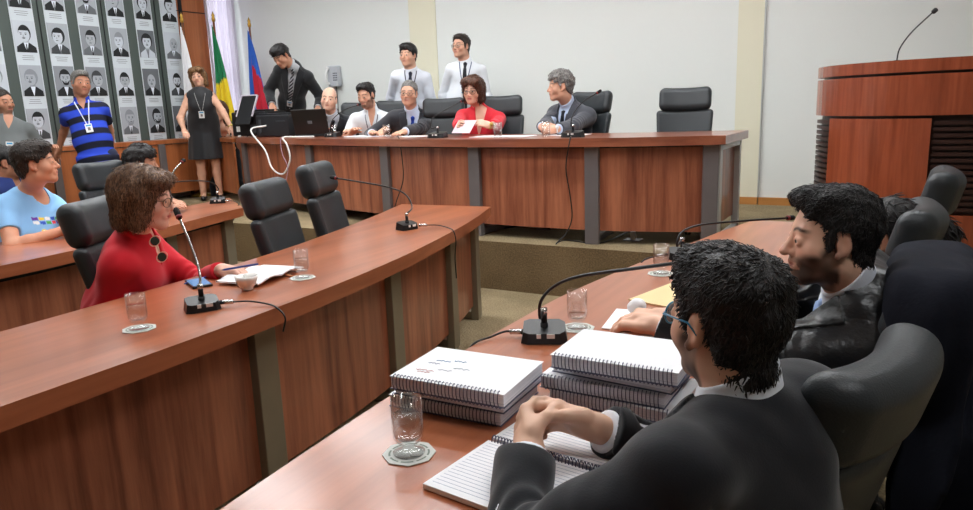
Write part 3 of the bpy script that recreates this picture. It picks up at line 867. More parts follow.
def person(label, hip, neck, head, hy, hp=0, hr=0, yaw=0, hands=None, poles=None, female=False, sc=1.0, skin=(205, 150, 122),
           hair='short', hc='black', top='shirt', top_col=(225, 228, 232), jacket=None, tie=None, tie_dark=False, legs='sit', knees=None, feet=None,
           trouser=(30, 32, 38), vox=.0055, beard=0.0, mous=0.0, lips=(176, 96, 88), lanyard=None, badge=False, glasses=None, dress=None,
           gut=0.0, fat=0.0, curl=(.35, .35), palm=None, hdir=None, skirt=False, seed=1, extra=None, jopen=.42, sleeve='long', wr=.003, brow=1.0, shw=1.0, collar=True, nose=1.0,
           name='person', gown=False, neckhole=None, chin=1.0, shrug=0.0, shoulders=None, fing=None, untuck=False, cdn=.044, jdn=None, zipv=None, watch=None):
    hip, neck, C = arr(hip), arr(neck), arr(head)
    t = empty(name, (hip[0], hip[1], STG if hip[2] > 1.0 or legs == 'stand' else 0.0), 0, label, 'person')
    inv = Matrix.Translation(-Vector(t.location))
    hc_c = HAIRC[hc]
    H = frame(hy, hp, hr)
    T3 = frame(yaw)
    U = unit(neck - hip); L = np.linalg.norm(neck - hip)
    Rt = unit(T3[:, 0] - U * U.dot(T3[:, 0])); Fw = np.cross(U, Rt)
    TM = np.stack([Rt, Fw, U], 1)
    def T(x, y, q): return hip + Rt * x * sc + Fw * y * sc + U * q * L
    ws = (.88 if female else 1.0) * shw
    if shoulders is None:
        Ss = [T(s * .162 * ws, -.005, .845) + arr([0, 0, shrug]) for s in (-1, 1)]
    else: Ss = [arr(q) for q in shoulders]
    W = []; El = []
    pl = poles or [None, None]
    for i, s in enumerate((-1, 1)):
        w = arr(hands[i]) if hands and hands[i] is not None else T(s * .25, .02, -.05)
        p = arr(pl[i]) if pl[i] is not None else Rt * s * .5 - U * .8 - Fw * .3
        e, w = ik(Ss[i], w, .285 * sc, .255 * sc, p); W.append(w); El.append(e)
    # legs
    hj = [hip + Rt * s * .09 * sc - U * .0 for s in (-1, 1)]
    f2 = unit(arr([T3[0, 1], T3[1, 1], 0])); r2 = unit(arr([T3[0, 0], T3[1, 0], 0]))
    fl = t.location.z
    if legs == 'stand':
        kn = [arr([*(hj[i] + r2 * s * .0)[:2], fl + .49 * sc]) + f2 * .02 for i, s in enumerate((-1, 1))]
        an = [arr([*(hj[i] + r2 * s * .01)[:2], fl + .085]) - f2 * .02 for i, s in enumerate((-1, 1))]
    else:
        kn = [arr([*(hj[i] + f2 * .41 * sc + r2 * s * .05)[:2], fl + .50 * sc]) for i, s in enumerate((-1, 1))]
        an = [arr([*(kn[i] + f2 * (-.02))[:2], fl + .085]) for i, s in enumerate((-1, 1))]
    # ---------------- skin
    def torso(S, i=0.0, k=.05, neckc=False):
        fg = .90 if female else 1.0
        S.ell(T(0, -.005, .02), ((.160 + i / sc) * sc, (.118 + i / sc) * sc, (.13 + i / sc) * sc), TM, 0)
        S.ell(T(0, gut * .5, .32), (((.152 if not female else .135) + gut + i / sc) * sc, (.112 + gut + i / sc) * sc, (.19 + i / sc) * sc), TM, k)
        S.ell(T(0, 0, .66), ((.158 * ws + i / sc) * sc, (.114 + i / sc) * sc, (.20 + i / sc) * sc), TM, k)
        for q, s in enumerate((-1, 1)):
            a = Ss[q]
            S.cap(T(0, -.01, .82), a * .85 + T(0, -.01, .82) * .15, .072 * sc + i, .054 * sc + i, k)
            S.cap(T(s * .015, -.016, .985), a * .80 + T(0, -.01, .9) * .20, .042 * sc + i * .6, .040 * sc + i, .05)
            if female: S.ell(T(s * .068, .070, .64), ((.064 + i) * sc, (.050 + i) * sc, (.066 + i) * sc), TM, .05)
    S = Sdf(); torso(S)
    nb = T(0, -.012, .97); nt = C + H @ arr([0, -.022, -.080]) * sc
    nr = (.049 if female else .056) * sc
    S.cap(nb, nt, nr * 1.08, nr, .035)
    S.cap(nt, C + H @ arr([0, -.02, -.03]) * sc, nr, nr * .9, .03)
    hf = head_field(C, H, sc, female, fat, nose, chin)
    S.add(C - .15 * sc, C + .15 * sc, hf, .018 * sc)
    for i in (0, 1):
        S.cap(Ss[i], El[i], .052 * sc * (.9 if female else 1), .040 * sc, .04)
        m = El[i] * .68 + W[i] * .32
        S.cap(El[i], m, .040 * sc, .038 * sc, .02); S.cap(m, W[i], .038 * sc * (.93 if female else 1), .026 * sc, .02)
    for i in (0, 1):
        S.cap(hj[i], kn[i], .085 * sc, .055 * sc, .03)
        m = kn[i] * .65 + an[i] * .35
        S.cap(kn[i], m, .054 * sc, .052 * sc, .02); S.cap(m, an[i], .052 * sc, .036 * sc, .02)
        S.cap(an[i] + f2 * -.03 - arr([0, 0, .04]), an[i] + f2 * .13 - arr([0, 0, .05]), .034 * sc, .026 * sc, .03)
    # hands
    HF = []
    for i, s in enumerate((-1, 1)):      # 0 = left body side (x negative)?  Rt*-1 is the person's left
        d = unit(hdir[i]) if hdir and hdir[i] is not None else unit(W[i] - El[i])
        n = arr(palm[i]) if palm and palm[i] is not None else arr([0, 0, -1.0])
        n = unit(n - d * d.dot(n))
        right = (s > 0)
        ts = np.cross(d, n) if right else -np.cross(d, n)      # towards the thumb
        hs = sc * (.90 if female else 1.0)
        w = W[i]
        HM = np.stack([ts, d, n], 1)
        S.cap(W[i], w + d * .03 * hs, .026 * hs, .026 * hs, .012)
        S.box(w + d * .052 * hs, (.039 * hs, .046 * hs, .0135 * hs), .012 * hs, HM, .014)
        S.ell(w + d * .035 * hs + ts * .022 * hs + n * .008 * hs, (.018 * hs, .030 * hs, .014 * hs), HM, .012)
        cc = curl[i]; sp = 1.0
        lens = (.078, .086, .080, .062)
        for q in range(4):
            off = (.030 - q * .0195) * hs
            b0 = w + d * (.088 - (.004 if q in (0, 2) else 0) - (.012 if q == 3 else 0)) * hs + ts * off
            fd = unit(d + ts * (.10 - q * .065) * (1 - cc))
            ang = cc * (0.9 + .08 * q)
            seg = [lens[q] * hs * x for x in (.46, .30, .24)]
            if fing and fing[i]: ang = fing[i][q]
            p = b0; a_ = ang * .8; rr = [.0098, .0088, .0080, .0070]
            for j in range(3):
                v = fd * math.cos(a_) + n * math.sin(a_)
                e = p + v * seg[j]
                S.cap(p, e, rr[j] * hs, rr[j + 1] * hs, .004)
                p = e; a_ += ang * (.95 if j == 0 else .7)
        b0 = w + d * .022 * hs + ts * .026 * hs + n * .004 * hs
        v = unit(d * .72 + ts * .62 * (1 - .5 * cc) + n * (.25 + .5 * cc)); m = b0 + v * .042 * hs
        v2 = unit(d * .95 + ts * .15 * (1 - cc) + n * (.2 + .5 * cc)); m2 = m + v2 * .030 * hs; v3 = unit(v2 + n * .2 * cc); m3 = m2 + v3 * .022 * hs
        S.cap(b0, m, .0145 * hs, .0115 * hs, .010); S.cap(m, m2, .0115 * hs, .0100 * hs, .004); S.cap(m2, m3, .0100 * hs, .0085 * hs, .004)
        HF.append((w, d, n, ts))
    if extra: extra(S, T, H, C, sc)
    P, F = S.mesh(vox)
    # colours of the skin
    q = local(P, C, H, sc); x, y, z = q[:, 0], q[:, 1], q[:, 2]; ax = np.abs(x)
    base = np.array(srgb(*skin)[:3]); tint = np.repeat(base[None], len(P), 0)
    nz = noise3(P[:, 0], P[:, 1], P[:, 2], 60, seed, 2)
    tint = tint * (1 + .05 * nz[:, None])
    def mixc(m, c):
        nonlocal tint
        c = np.array(srgb(*c)[:3]) if max(c) > 1 else np.array(c[:3])
        tint = tint * (1 - m[:, None]) + c[None] * m[:, None]
    inh = (np.abs(q) < .15).all(axis=1)
    red = tuple(np.clip([skin[0] * 1.0, skin[1] * .80, skin[2] * .78], 0, 255))
    ck = np.exp(-(((ax - .042) / .02) ** 2 + ((z + .030) / .02) ** 2)) * (y > .03) * .30 + np.exp(-((ax / .014) ** 2 + ((z + .030) / .012) ** 2)) * (y > .09) * .25 + (ax > .072) * (np.abs(z) < .05) * .25
    mixc(np.clip(ck, 0, 1) * inh, red)
    if beard > 0:
        bm_ = sstep(-.030, -.048, z - .010 * nz) * sstep(-.005, .012, y) * (z > -.135)
        side = sstep(.046, .056, ax) * sstep(-.004, -.03, z) * sstep(-.008, .004, y) * (1 - sstep(.030, .052, y + .3 * (z + .03))) * (z > -.13)
        upl = sstep(-.040, -.046, z) * (ax < .032) * (y > .07)
        jl = sstep(-.130, -.118, z + .55 * (.06 - y)); bm_ = bm_ * jl; side = side * jl
        mk = np.clip(np.maximum(bm_ * np.where((ax < .030) & (z > -.074), 0, 1), np.maximum(side, 0)), 0, 1)
        mk = np.maximum(mk, upl * (z > -.0565) * (ax < .034))
        mixc(np.clip(mk * beard * (.85 + .45 * nz), 0, .9) * inh, tuple(c for c in hc_c[0][:3]))
    if mous > 0:
        mk = sstep(-.040, -.044, z) * (z > -.056) * (ax < .030) * (y > .07); mixc(mk * mous * inh, tuple(hc_c[1][:3]))
    lm = np.exp(-((ax / .021) ** 4 + ((z + .062) / .0085) ** 4)) * (y > .078); mixc(lm * .85 * inh, lips)
    bz = .0235 + .006 * np.sin(np.clip((ax - .012) / .04, 0, 1) * PI) - .06 * np.clip(ax - .045, 0, 1)
    bm2 = np.exp(-((z - bz) / .0042) ** 4) * sstep(.009, .014, ax) * (1 - sstep(.048, .056, ax)) * (y > .05); mixc(bm2 * .9 * brow * inh, tuple(hc_c[0][:3]))
    if female: em = np.exp(-(((ax - .0315) / .017) ** 4 + ((z - .006) / .004) ** 4)) * (y > .06); mixc(em * .6 * inh, (60, 40, 36))
    body = np_mesh('body', P, F, M_SKIN, t, tint); body.matrix_parent_inverse = inv
    # eyes
    for s in (-1, 1):
        bm = bmesh.new(); bmesh.ops.create_uvsphere(bm, u_segments=20, v_segments=14, radius=.0125 * sc)
        me = bpy.data.meshes.new('eye'); 
        ce = C + H @ arr([s * .0315, .0775, -.001]) * sc
        R = Matrix(((H[0, 0], H[0, 2], H[0, 1]), (H[1, 0], H[1, 2], H[1, 1]), (H[2, 0], H[2, 2], H[2, 1]))).to_4x4()
        col = []
        bm.to_mesh(me)
        at = me.color_attributes.new('tint', 'FLOAT_COLOR', 'POINT')
        for v, c in zip(bm.verts, at.data):
            a = math.acos(max(-1, min(1, v.co.z / (.0125 * sc))))
            c.color = (.005, .005, .005, 1) if a < .26 else ((.035, .018, .010, 1) if a < .56 else (.62, .58, .56, 1))
        bm.free()
        me.transform(R); me.transform(Matrix.Translation(Vector(ce)))
        o = link_mesh('eye', me, M_EYE, t, True); o.matrix_parent_inverse = inv
    def put(o): o.parent = t; o.matrix_parent_inverse = inv; return o
    # ---------------- hair
    if hair:
        P, F = hair_mesh(hair, C, H, sc, min(vox, .005), hc, seed, fat)
        m = hair_mat('hair_' + hc, *hc_c)
        if hair != 'bald':
            lng = hair in ('bob', 'long', 'pony')
            wh = C + H @ arr([.01, -.055, .12]) * sc
            cmb = (lambda b: np.repeat(-H[:, 2][None] + H[:, 1][None] * -.15, len(b), 0)) if lng else (lambda b: (b - wh) + H[:, 1][None] * .04)
            big = vox < .0045
            tn, tl, tr = (3800, .013, .0009) if big else (420, .017, .0022)
            if hair == 'curly': tl *= 1.0
            if hair == 'crew': tl *= .4
            if lng: tl *= 2.0
            P, F = tufts(P, F, tn, tl * sc, tr, cmb, seed, .10 if lng else .20)
        put(np_mesh('hair', P, F, m))
    # ---------------- clothes
    BIG = (arr([-50] * 3), arr([50] * 3))
    def tcoord(X, Y, Z):
        x = X - hip[0]; y = Y - hip[1]; z = Z - hip[2]
        return (x * Rt[0] + y * Rt[1] + z * Rt[2]) / sc, (x * Fw[0] + y * Fw[1] + z * Fw[2]) / sc, (x * U[0] + y * U[1] + z * U[2]) / L
    def sleeves(S, i, frac, wide=0.0):
        for q in (0, 1):
            ar = Sdf(); kk = [0, .03]
            ar.cap(Ss[q], El[q], .053 * sc * (.9 if female else 1) + i, .042 * sc + i + wide * .3, 0)
            if frac > 1.0: ar.cap(El[q], W[q] + (W[q] - El[q]) * .10, .042 * sc + i + wide * .3, (.030 * sc + i) + wide, .03)
            if frac <= 1.0: a, b = Ss[q], El[q]; f = frac
            else: a, b = El[q], W[q]; f = frac - 1
            e = a + (b - a) * f; u = unit(b - a)
            fs = [o[2] for o in ar.it]
            def fn(X, Y, Z, e=e, u=u, fs=fs, a=a):
                g = fs[0](X, Y, Z)
                dd = (X - e[0]) * u[0] + (Y - e[1]) * u[1] + (Z - e[2]) * u[2]
                if len(fs) > 1: return smin(g, smax(fs[1](X, Y, Z), dd, .004), .03)
                return smax(g, dd, .004)
            S.add(ar.lo, ar.hi, fn, .035)
    def wrinkle(amp, sd, fr=26):
        def d(x, y, z):
            v = amp * noise3(x, y, z, fr, sd, 2)
            for q in (0, 1):       # folds gathered round the elbows
                r2_ = (x - El[q][0]) ** 2 + (y - El[q][1]) ** 2 + (z - El[q][2]) ** 2
                u = unit(W[q] - Ss[q])
                ph = ((x - El[q][0]) * u[0] + (y - El[q][1]) * u[1] + (z - El[q][2]) * u[2])
                v = v + amp * 1.0 * np.exp(-r2_ / .012) * np.sin(ph * 120 + 4 * noise3(x, y, z, 22, sd + 3))
            return v
        return d
    def vcut(S, w0, w1, q0, q1, k=.004, back=.0):
        def fn(X, Y, Z):
            a, b, c = tcoord(X, Y, Z)
            w = np.interp(c, [q0, q0 + .001, q1, q1 + .1], [-.02, w0, w1, w1 * 1.1])
            return np.maximum(np.maximum(np.maximum(np.abs(a) - w, -(b - back)), (q0 - c) * L), b - .20 - gut) * .8
        S.it.append((*BIG, fn, k, 's'))
    def collar_ring(S, i, dn=cdn, wrap=0.0):
        ax_ = unit(nt - nb); e = nt - ax_ * dn * sc; b = nb - ax_ * .01
        cr = Sdf(); cr.cap(b, e + ax_ * .03, nr * 1.12 + i, nr * 1.02 + i, 0)
        f0 = cr.it[0][2]
        tl = unit(Fw * .35 + ax_)          # the collar dips towards the front
        def fn(X, Y, Z):
            return smax(f0(X, Y, Z), (X - e[0]) * tl[0] + (Y - e[1]) * tl[1] + (Z - e[2]) * tl[2], .003)
        S.add(cr.lo, cr.hi, fn, .014)
    def hem(S, z0, r=.0):
        """skirt of the garment below the hips, cut level at z0"""
        cr = Sdf(); c0 = hip + arr([0, 0, .0]); c1 = arr([hip[0], hip[1], z0 - .1])
        M_ = np.stack([r2, f2, arr([0, 0, 1.])], 1)
        def fn(X, Y, Z):
            x = (X - hip[0]) * r2[0] + (Y - hip[1]) * r2[1]; y = (X - hip[0]) * f2[0] + (Y - hip[1]) * f2[1]
            d = (np.sqrt((x / (.175 + r)) ** 2 + (y / (.132 + r)) ** 2) - 1) * .13 + 0 * Z
            return smax(smax(d, z0 - Z, .006), Z - hip[2] - .02, .02)
        S.add(arr([hip[0] - .22, hip[1] - .22, z0]), arr([hip[0] + .22, hip[1] + .22, hip[2] + .05]), fn, .05)
        S.it.append((arr([-50] * 3), arr([50] * 3), lambda X, Y, Z: (z0 - Z) + 0 * X + 0 * Y, .004, 'i'))
    i0 = .009
    cl_m = lambda nm, c, rough=.8, sh=.12, bump=.07: plain(nm, srgb(*c), rough, bump=bump, bscale=300, spec=.25, sheen=sh)
    if top:
        S = Sdf(); torso(S, i0)
        fr = {'long': 1.93, 'short': .62, 'none': .0, '34': 1.6}[sleeve]
        if sleeve != 'none': sleeves(S, i0, fr)
        if not collar:       # round neckline
            if legs == 'stand' and untuck: hem(S, hip[2] - .10, .012)
            e = T(0, .012, 1.0)
            S.cap(T(0, -.03, 1.12), T(0, .055, .98), .074 * sc, .062 * sc, .004, 's')
            ax_ = unit(nt - nb)
        else:
            collar_ring(S, .010)
            if legs == 'stand' and untuck: hem(S, hip[2] - .10, .012)
            if not tie: vcut(S, .0, .034 if zipv is None else zipv[1], .80 if zipv is None else zipv[0], 1.02, .003)
        if sleeve == 'none':
            for q in (0, 1): S.ell(Ss[q] + (Ss[q] - T(0, 0, .85)) * .42, (.055, .075, .085), None, .006, 's')
        P, F = S.mesh(vox, disp=wrinkle(wr if jacket is None else .0012, seed + 11))
        if callable(top_col):
            a, b, c = tcoord(P[:, 0], P[:, 1], P[:, 2])
            tn = top_col(a, b, c, P); o = np_mesh('shirt', P, F, painted('printed_cloth', .8, .2, sheen=.2), None, tn)
        else:
            o = np_mesh('shirt', P, F, cl_m('cloth_%d_%d_%d' % top_col, top_col))
        o.name = dress or 'shirt'; put(o)
    if tie is not None:
        S = Sdf(); torso(S, i0 + .008)
        def fn(X, Y, Z):
            a, b, c = tcoord(X, Y, Z)
            w = np.interp(c, [.10, .30, .90, .93, .99, 1.0], [.030, .036, .018, .014, .021, .020])
            return np.maximum(np.maximum(np.abs(a) - w, .03 - b), np.maximum(c - .995, .12 - c) * L)
        S.it.append((*BIG, fn, .003, 'i'))
        S.cap(T(0, .062, .93), T(0, .066, .99), .014, .018, .006)
        S.lo = T(0, 0, .5) - .32; S.hi = T(0, 0, .5) + .32
        P, F = S.mesh(min(vox, .005))
        if tie == 'stripe':
            a, b, c = tcoord(P[:, 0], P[:, 1], P[:, 2]); st = (np.sin((a * 3.0 + c * L * 2.2) * 60) > .1)[:, None]
            o = np_mesh('tie', P, F, painted('printed_cloth', .8, .2), None, np.where(st, np.array(srgb(190, 190, 196)[:3]), np.array(srgb(24, 26, 34)[:3])))
        else: o = np_mesh('tie', P, F, cl_m('tie_%d_%d_%d' % tie, tie, .45, 0, .1))
        put(o)
    if jacket is not None:
        S = Sdf(); i1 = .020 if not gown else .034
        torso(S, i1, .06); sleeves(S, i1 - .002, 1.90 if not gown else 1.80, .0 if not gown else .05)
        if not gown:
            for q in (0, 1): S.ell(Ss[q] * .86 + T(0, 0, .93) * .14 + arr([0, 0, .012]), (.075, .075, .05), None, .04)
        collar_ring(S, .018 if not gown else .014, jdn or .074)
        def lap(X, Y, Z):
            a, b, c = tcoord(X, Y, Z); w = np.interp(c, [jopen, 1.0], [.004, .058]); e = np.abs(a) - w
            return .006 * (b < .20 + gut) * ((e < .045 + .03 * sstep(.55, .9, c)) & (e > -.01) & (b > .02) & (c > jopen - .02)) + 0 * a
        S.it.append((*BIG, lap, 0, 'd'))
        vcut(S, .004, .056, jopen, 1.0, .003)
        vcut(S, .058, .066, .955, 1.06, .006, -.0)
        if legs == 'stand':   # skirt of the jacket
            hem(S, hip[2] - .16, .022)
        P, F = S.mesh(vox, disp=wrinkle(wr * (1.4 if gown else 1.0), seed + 21, 22 if gown else 26))
        mt = plain('satin_black', srgb(20, 20, 23), .32, bump=.2, bscale=60, spec=.5, sheen=.1) if gown else cl_m('suit_%d_%d_%d' % jacket, jacket, .78, .25)
        put(np_mesh('gown' if gown else 'jacket', P, F, mt))
        if not gown:
            for q in (0, 1):       # white cuffs
                pass
    if lanyard is not None:
        S = Sdf(); torso(S, i0 + .007)
        def fn(X, Y, Z):
            a, b, c = tcoord(X, Y, Z); l = np.interp(c, [.52, .98], [.008, .062])
            return np.maximum(np.maximum(np.abs(np.abs(a) - l) - .005, .0 - b), np.maximum(c - 1.02, .52 - c) * L)
        S.it.append((*BIG, fn, .002, 'i')); S.lo = T(0, 0, .7) - .28; S.hi = T(0, 0, .7) + .28
        P, F = S.mesh(.0042); put(np_mesh('lanyard', P, F, plain('lanyard_%d_%d_%d' % lanyard, srgb(*lanyard), .6)))
    if badge:
        yf = .114 + .03 + (.05 if female else 0) + max(gut, 0)
        bm = bmesh.new(); c = T(.0, yf, .46)
        M4 = Matrix([[TM[0, 0], TM[0, 1], TM[0, 2], c[0]], [TM[1, 0], TM[1, 1], TM[1, 2], c[1]], [TM[2, 0], TM[2, 1], TM[2, 2], c[2]], [0, 0, 0, 1]])
        bx(bm, None, (.062, .006, .085), M=M4, bev=.002); bx(bm, None, (.046, .008, .014), mi=1, M=M4 @ Matrix.Translation((0, 0, .025))); bx(bm, None, (.024, .008, .03), mi=2, M=M4 @ Matrix.Translation((0, 0, -.008)))
        put(from_bm('badge', bm, [M_WHITE, plain('badge_blue', srgb(60, 150, 200), .5), plain('badge_grey', srgb(120, 110, 110), .5)]))
    if watch is not None:
        wi, wc = watch; d_ = HF[wi][1]; c_ = W[wi] + d_ * -.008; n_ = HF[wi][2]; s_ = HF[wi][3]
        bm = bmesh.new(); tube(bm, [c_ + (s_ * math.cos(a) * .031 + n_ * math.sin(a) * .025) for a in [2 * PI * k / 20 for k in range(21)]], .005, 8, caps=False)
        tube(bm, [c_ - n_ * .024, c_ - n_ * .034], .016, 16)
        put(from_bm('wristwatch', bm, plain('watch_%d' % wc[0], srgb(*wc), .3, .6), None, True))
    if glasses is not None:
        bm = bmesh.new(); Mh = Matrix([[H[0, 0] * sc, H[0, 1] * sc, H[0, 2] * sc, C[0]], [H[1, 0] * sc, H[1, 1] * sc, H[1, 2] * sc, C[1]], [H[2, 0] * sc, H[2, 1] * sc, H[2, 2] * sc, C[2]], [0, 0, 0, 1]])
        rr = .0017
        gw, gh = (.0255, .0185)
        lb = bmesh.new()
        for s in (-1, 1):
            ring = [(s * .033 + gw * math.cos(a), .1005 - 9 * (s * gw * math.cos(a) + .033) ** 2 * .5, -.003 + gh * math.sin(a)) for a in [2 * PI * k / 20 for k in range(21)]]
            tube(bm, ring, rr, 6, caps=False)
            vs = [lb.verts.new(p) for p in ring[:-1]]; vs2 = [lb.verts.new((p[0], p[1] - .0012, p[2])) for p in ring[:-1]]
            lb.faces.new(vs); lb.faces.new(vs2[::-1])
            for k in range(20): lb.faces.new((vs[k], vs2[k], vs2[(k + 1) % 20], vs[(k + 1) % 20]))
            tube(bm, [(s * .058, .085, .004), (s * .075, .070, .006), (s * .083 * (1 + fat), .0, .004), (s * .082 * (1 + fat), -.020, -.014)], rr, 6)
        tube(bm, [(-.0085, .101, .0), (0, .104, .003), (.0085, .101, .0)], rr, 6)
        bm.transform(Mh); lb.transform(Mh)
        g = put(from_bm('glasses', bm, plain('frame_%d_%d_%d' % glasses, srgb(*glasses), .3), None, True))
        ln = from_bm('lens', lb, M_LENS); ln.parent = g
    if skirt:
        S = Sdf(); torso(S, i0 + .006)
        ta, tb = T(0, 0, .12), arr([hip[0], hip[1], hip[2] - .40])
        def fn(X, Y, Z):
            q_ = np.clip((hip[2] + .08 - Z) / .48, 0, 1)
            x = (X - hip[0]) * r2[0] + (Y - hip[1]) * r2[1]; y = (X - hip[0]) * f2[0] + (Y - hip[1]) * f2[1]
            an_ = np.arctan2(y, x)
            w_ = .168 + .050 * q_ + .008 * q_ * np.sin(an_ * 9 + 1)
            d = (np.sqrt((x / w_) ** 2 + (y / (w_ * .78)) ** 2) - 1) * w_ * .8
            return smax(smax(d, hip[2] - .40 - Z, .006), Z - hip[2] - .12, .03)
        S.add(arr([hip[0] - .26, hip[1] - .26, hip[2] - .41]), arr([hip[0] + .26, hip[1] + .26, hip[2] + .14]), fn, .05)
        for q in (0, 1): S.ell(Ss[q] + (Ss[q] - T(0, 0, .85)) * .30, (.075, .09, .10), None, .006, 's')
        P, F = S.mesh(vox); put(np_mesh('skirt', P, F, plain('cloth_skirt', srgb(24, 24, 28), .6, sheen=.2)))
    # ---------------- legs
    if legs in ('sit', 'stand') and trouser is not None:
        S = Sdf()
        for i in (0, 1):
            S.cap(hj[i], kn[i], .086 * sc, .070 * sc, .03); S.cap(kn[i], an[i] + arr([0, 0, .0]), .070 * sc, .055 * sc, .03)
        S.ell(T(0, -.01, .0), (.175 * sc, .130 * sc, .12 * sc), TM, .04)
        P, F = S.mesh(max(vox, .008), disp=lambda x, y, z: .004 * noise3(x, y, z, 24, seed + 5, 2)); put(np_mesh('trousers', P, F, cl_m('trouser_%d_%d_%d' % trouser, trouser)))
    for i in (0, 1):
        S = Sdf(); a = an[i]
        sh = .75 if female else 1.0
        S.cap(a + f2 * -.045 - arr([0, 0, .045]), a + f2 * .145 * sc - arr([0, 0, .052]), .038 * sc, .030 * sc, .02)
        if not female: S.cap(a - arr([0, 0, .045]), a + arr([0, 0, .005]), .044, .046, .02)
        S.it.append((arr([-50] * 3), arr([50] * 3), lambda X, Y, Z: (fl + .002 - Z) + 0 * X + 0 * Y, 0, 'i'))
        if female: S.cap(a + f2 * .02 + arr([0, 0, -.01]), a + f2 * .07 - arr([0, 0, .018]), .034, .030, .006, 's')
        P, F = S.mesh(.009); put(np_mesh('shoe', P, F, plain('shoe_black', srgb(20, 19, 19), .3)))
    return dict(t=t, T=T, El=El, W=W, C=C, H=H, put=put, Ss=Ss, TM=TM, L=L, HF=HF, tc=tcoord, fl=fl, f2=f2, r2=r2, hip=hip, kn=kn, an=an, torso=torso)

# ------------------------------------------------------------------ the people of the scene (world coordinates)
SK = (214, 164, 138); SKD = (190, 138, 112); SKL = (226, 180, 156)
# behind the stage desk, seated
person('bald man in a dark suit and dark tie seated next to the black laptop', (-5.783, 6.250, 0.920), (-5.323, 5.924, 1.359), (-5.303, 5.860, 1.537), -58, -2, 8, yaw=-48,
       hands=[(-4.970, 5.800, 1.190), (-5.441, 5.800, 1.190)], hair='bald', hc='dark', jacket=(38, 39, 44), tie=(30, 30, 38), skin=SKL, fat=.10, gut=.02, top_col=(214, 220, 230), seed=3, jopen=.5, shw=1.15)
person('young man with short beard in a white polo and lanyard seated at the stage desk', (-4.958, 6.150, 0.920), (-4.802, 5.938, 1.377), (-4.804, 5.863, 1.559), -84, -16, 0, yaw=-60,
       hands=[(-4.382, 5.550, 1.190), (-4.842, 5.650, 1.190)], hair='crop', hc='black', top_col=(222, 228, 234), beard=.85, skin=SK, sleeve='short', lanyard=(90, 96, 110), collar=True, seed=4, shw=1.12)
person('older grey-haired man with glasses, dark suit and bright blue tie at the stage desk', (-4.478, 6.150, 0.920), (-4.225, 5.859, 1.364), (-4.213, 5.794, 1.556), -70, -4, 4, yaw=-60,
       hands=[(-4.068, 5.450, 1.190), (-4.464, 5.500, 1.190)], hair='crew', hc='grey', jacket=(48, 50, 56), tie=(28, 60, 150), skin=SK, fat=.06, gut=.03, glasses=(40, 38, 40), mous=.3, curl=(.15, .15), seed=5, jopen=.45, shw=1.2, top_col=(200, 212, 232))
person('woman in a red blouse with shoulder-length hair and glasses reading from a sheet', (-3.560, 6.000, 0.920), (-3.414, 5.803, 1.362), (-3.439, 5.715, 1.552), -82, -10, 3, yaw=-68,
       hands=[(-3.054, 5.280, 1.230), (-3.321, 5.280, 1.230)], female=True, hair='bob', hc='auburn', top_col=(214, 50, 62), skin=SKL, sleeve='34', glasses=(70, 50, 44), fat=.06, gut=.03, zipv=(.62, .05), seed=6, watch=(0, (200, 170, 90)),
       curl=(.6, .6), hdir=[(-.7, -.5, .3), (.3, -.7, .3)], poles=[(.8, .1, -.6), (-.8, -.1, -.6)], palm=[(-.6, .3, -.3), (.6, .3, -.3)], shw=1.25, lips=(190, 70, 76))
gr2 = person('grey-haired man in a charcoal suit with clasped hands looking away to the left', (-2.545, 5.950, 0.920), (-2.541, 5.842, 1.363), (-2.587, 5.742, 1.550), -142, -4, 0, yaw=-108,
       hands=[(-2.418, 5.220, 1.195), (-2.573, 5.250, 1.195)], hair='curly', hc='salt', jacket=(66, 68, 76), tie=(26, 28, 36), skin=SK, top_col=(186, 200, 224), curl=(.7, .7), fat=.04, gut=.02, watch=(0, (210, 210, 212)), seed=7, jopen=.42, shw=1.12,
       hdir=[(-.9, -.2, .0), (.8, -.3, .0)], palm=[(-.2, .6, -.5), (.2, .6, -.5)])
# standing behind the desk
person('dark-haired man in black suit and striped tie standing, looking down at the printer', (-6.570, 6.550, 1.330), (-6.097, 6.199, 1.930), (-6.157, 6.071, 2.039), -88, -38, -6, yaw=-66, legs='stand',
       hands=[(-5.926, 6.350, 1.450), (-6.348, 6.050, 1.500)], hair='side', hc='black', jacket=(34, 35, 38), tie='stripe', skin=SKD, top_col=(176, 178, 182), badge=True, seed=8, jopen=.35)
person('dark-haired man in white shirt standing behind the older man with blue tie', (-4.863, 6.720, 1.310), (-4.697, 6.520, 1.817), (-4.706, 6.493, 1.973), -84, -2, 0, yaw=-62, legs='stand',
       hands=[(-4.522, 6.650, 1.200), (-5.198, 6.700, 1.200)], hair='side', hc='black', tie=(44, 48, 64), skin=SK, top_col=(218, 222, 232), lanyard=(40, 44, 60), gut=.03, fat=.06, seed=9)
person('man in glasses and white shirt standing behind the woman in red', (-4.163, 6.750, 1.310), (-4.080, 6.659, 1.868), (-4.110, 6.621, 2.031), -98, 0, 0, yaw=-66, legs='stand',
       hands=[(-3.837, 6.700, 1.200), (-4.312, 6.600, 1.300)], hair='short', hc='dark', tie=(30, 32, 38), skin=SK, top_col=(222, 226, 232), glasses=(90, 80, 70), lanyard=(70, 90, 120), gut=.04, fat=.04, seed=10, badge=True)
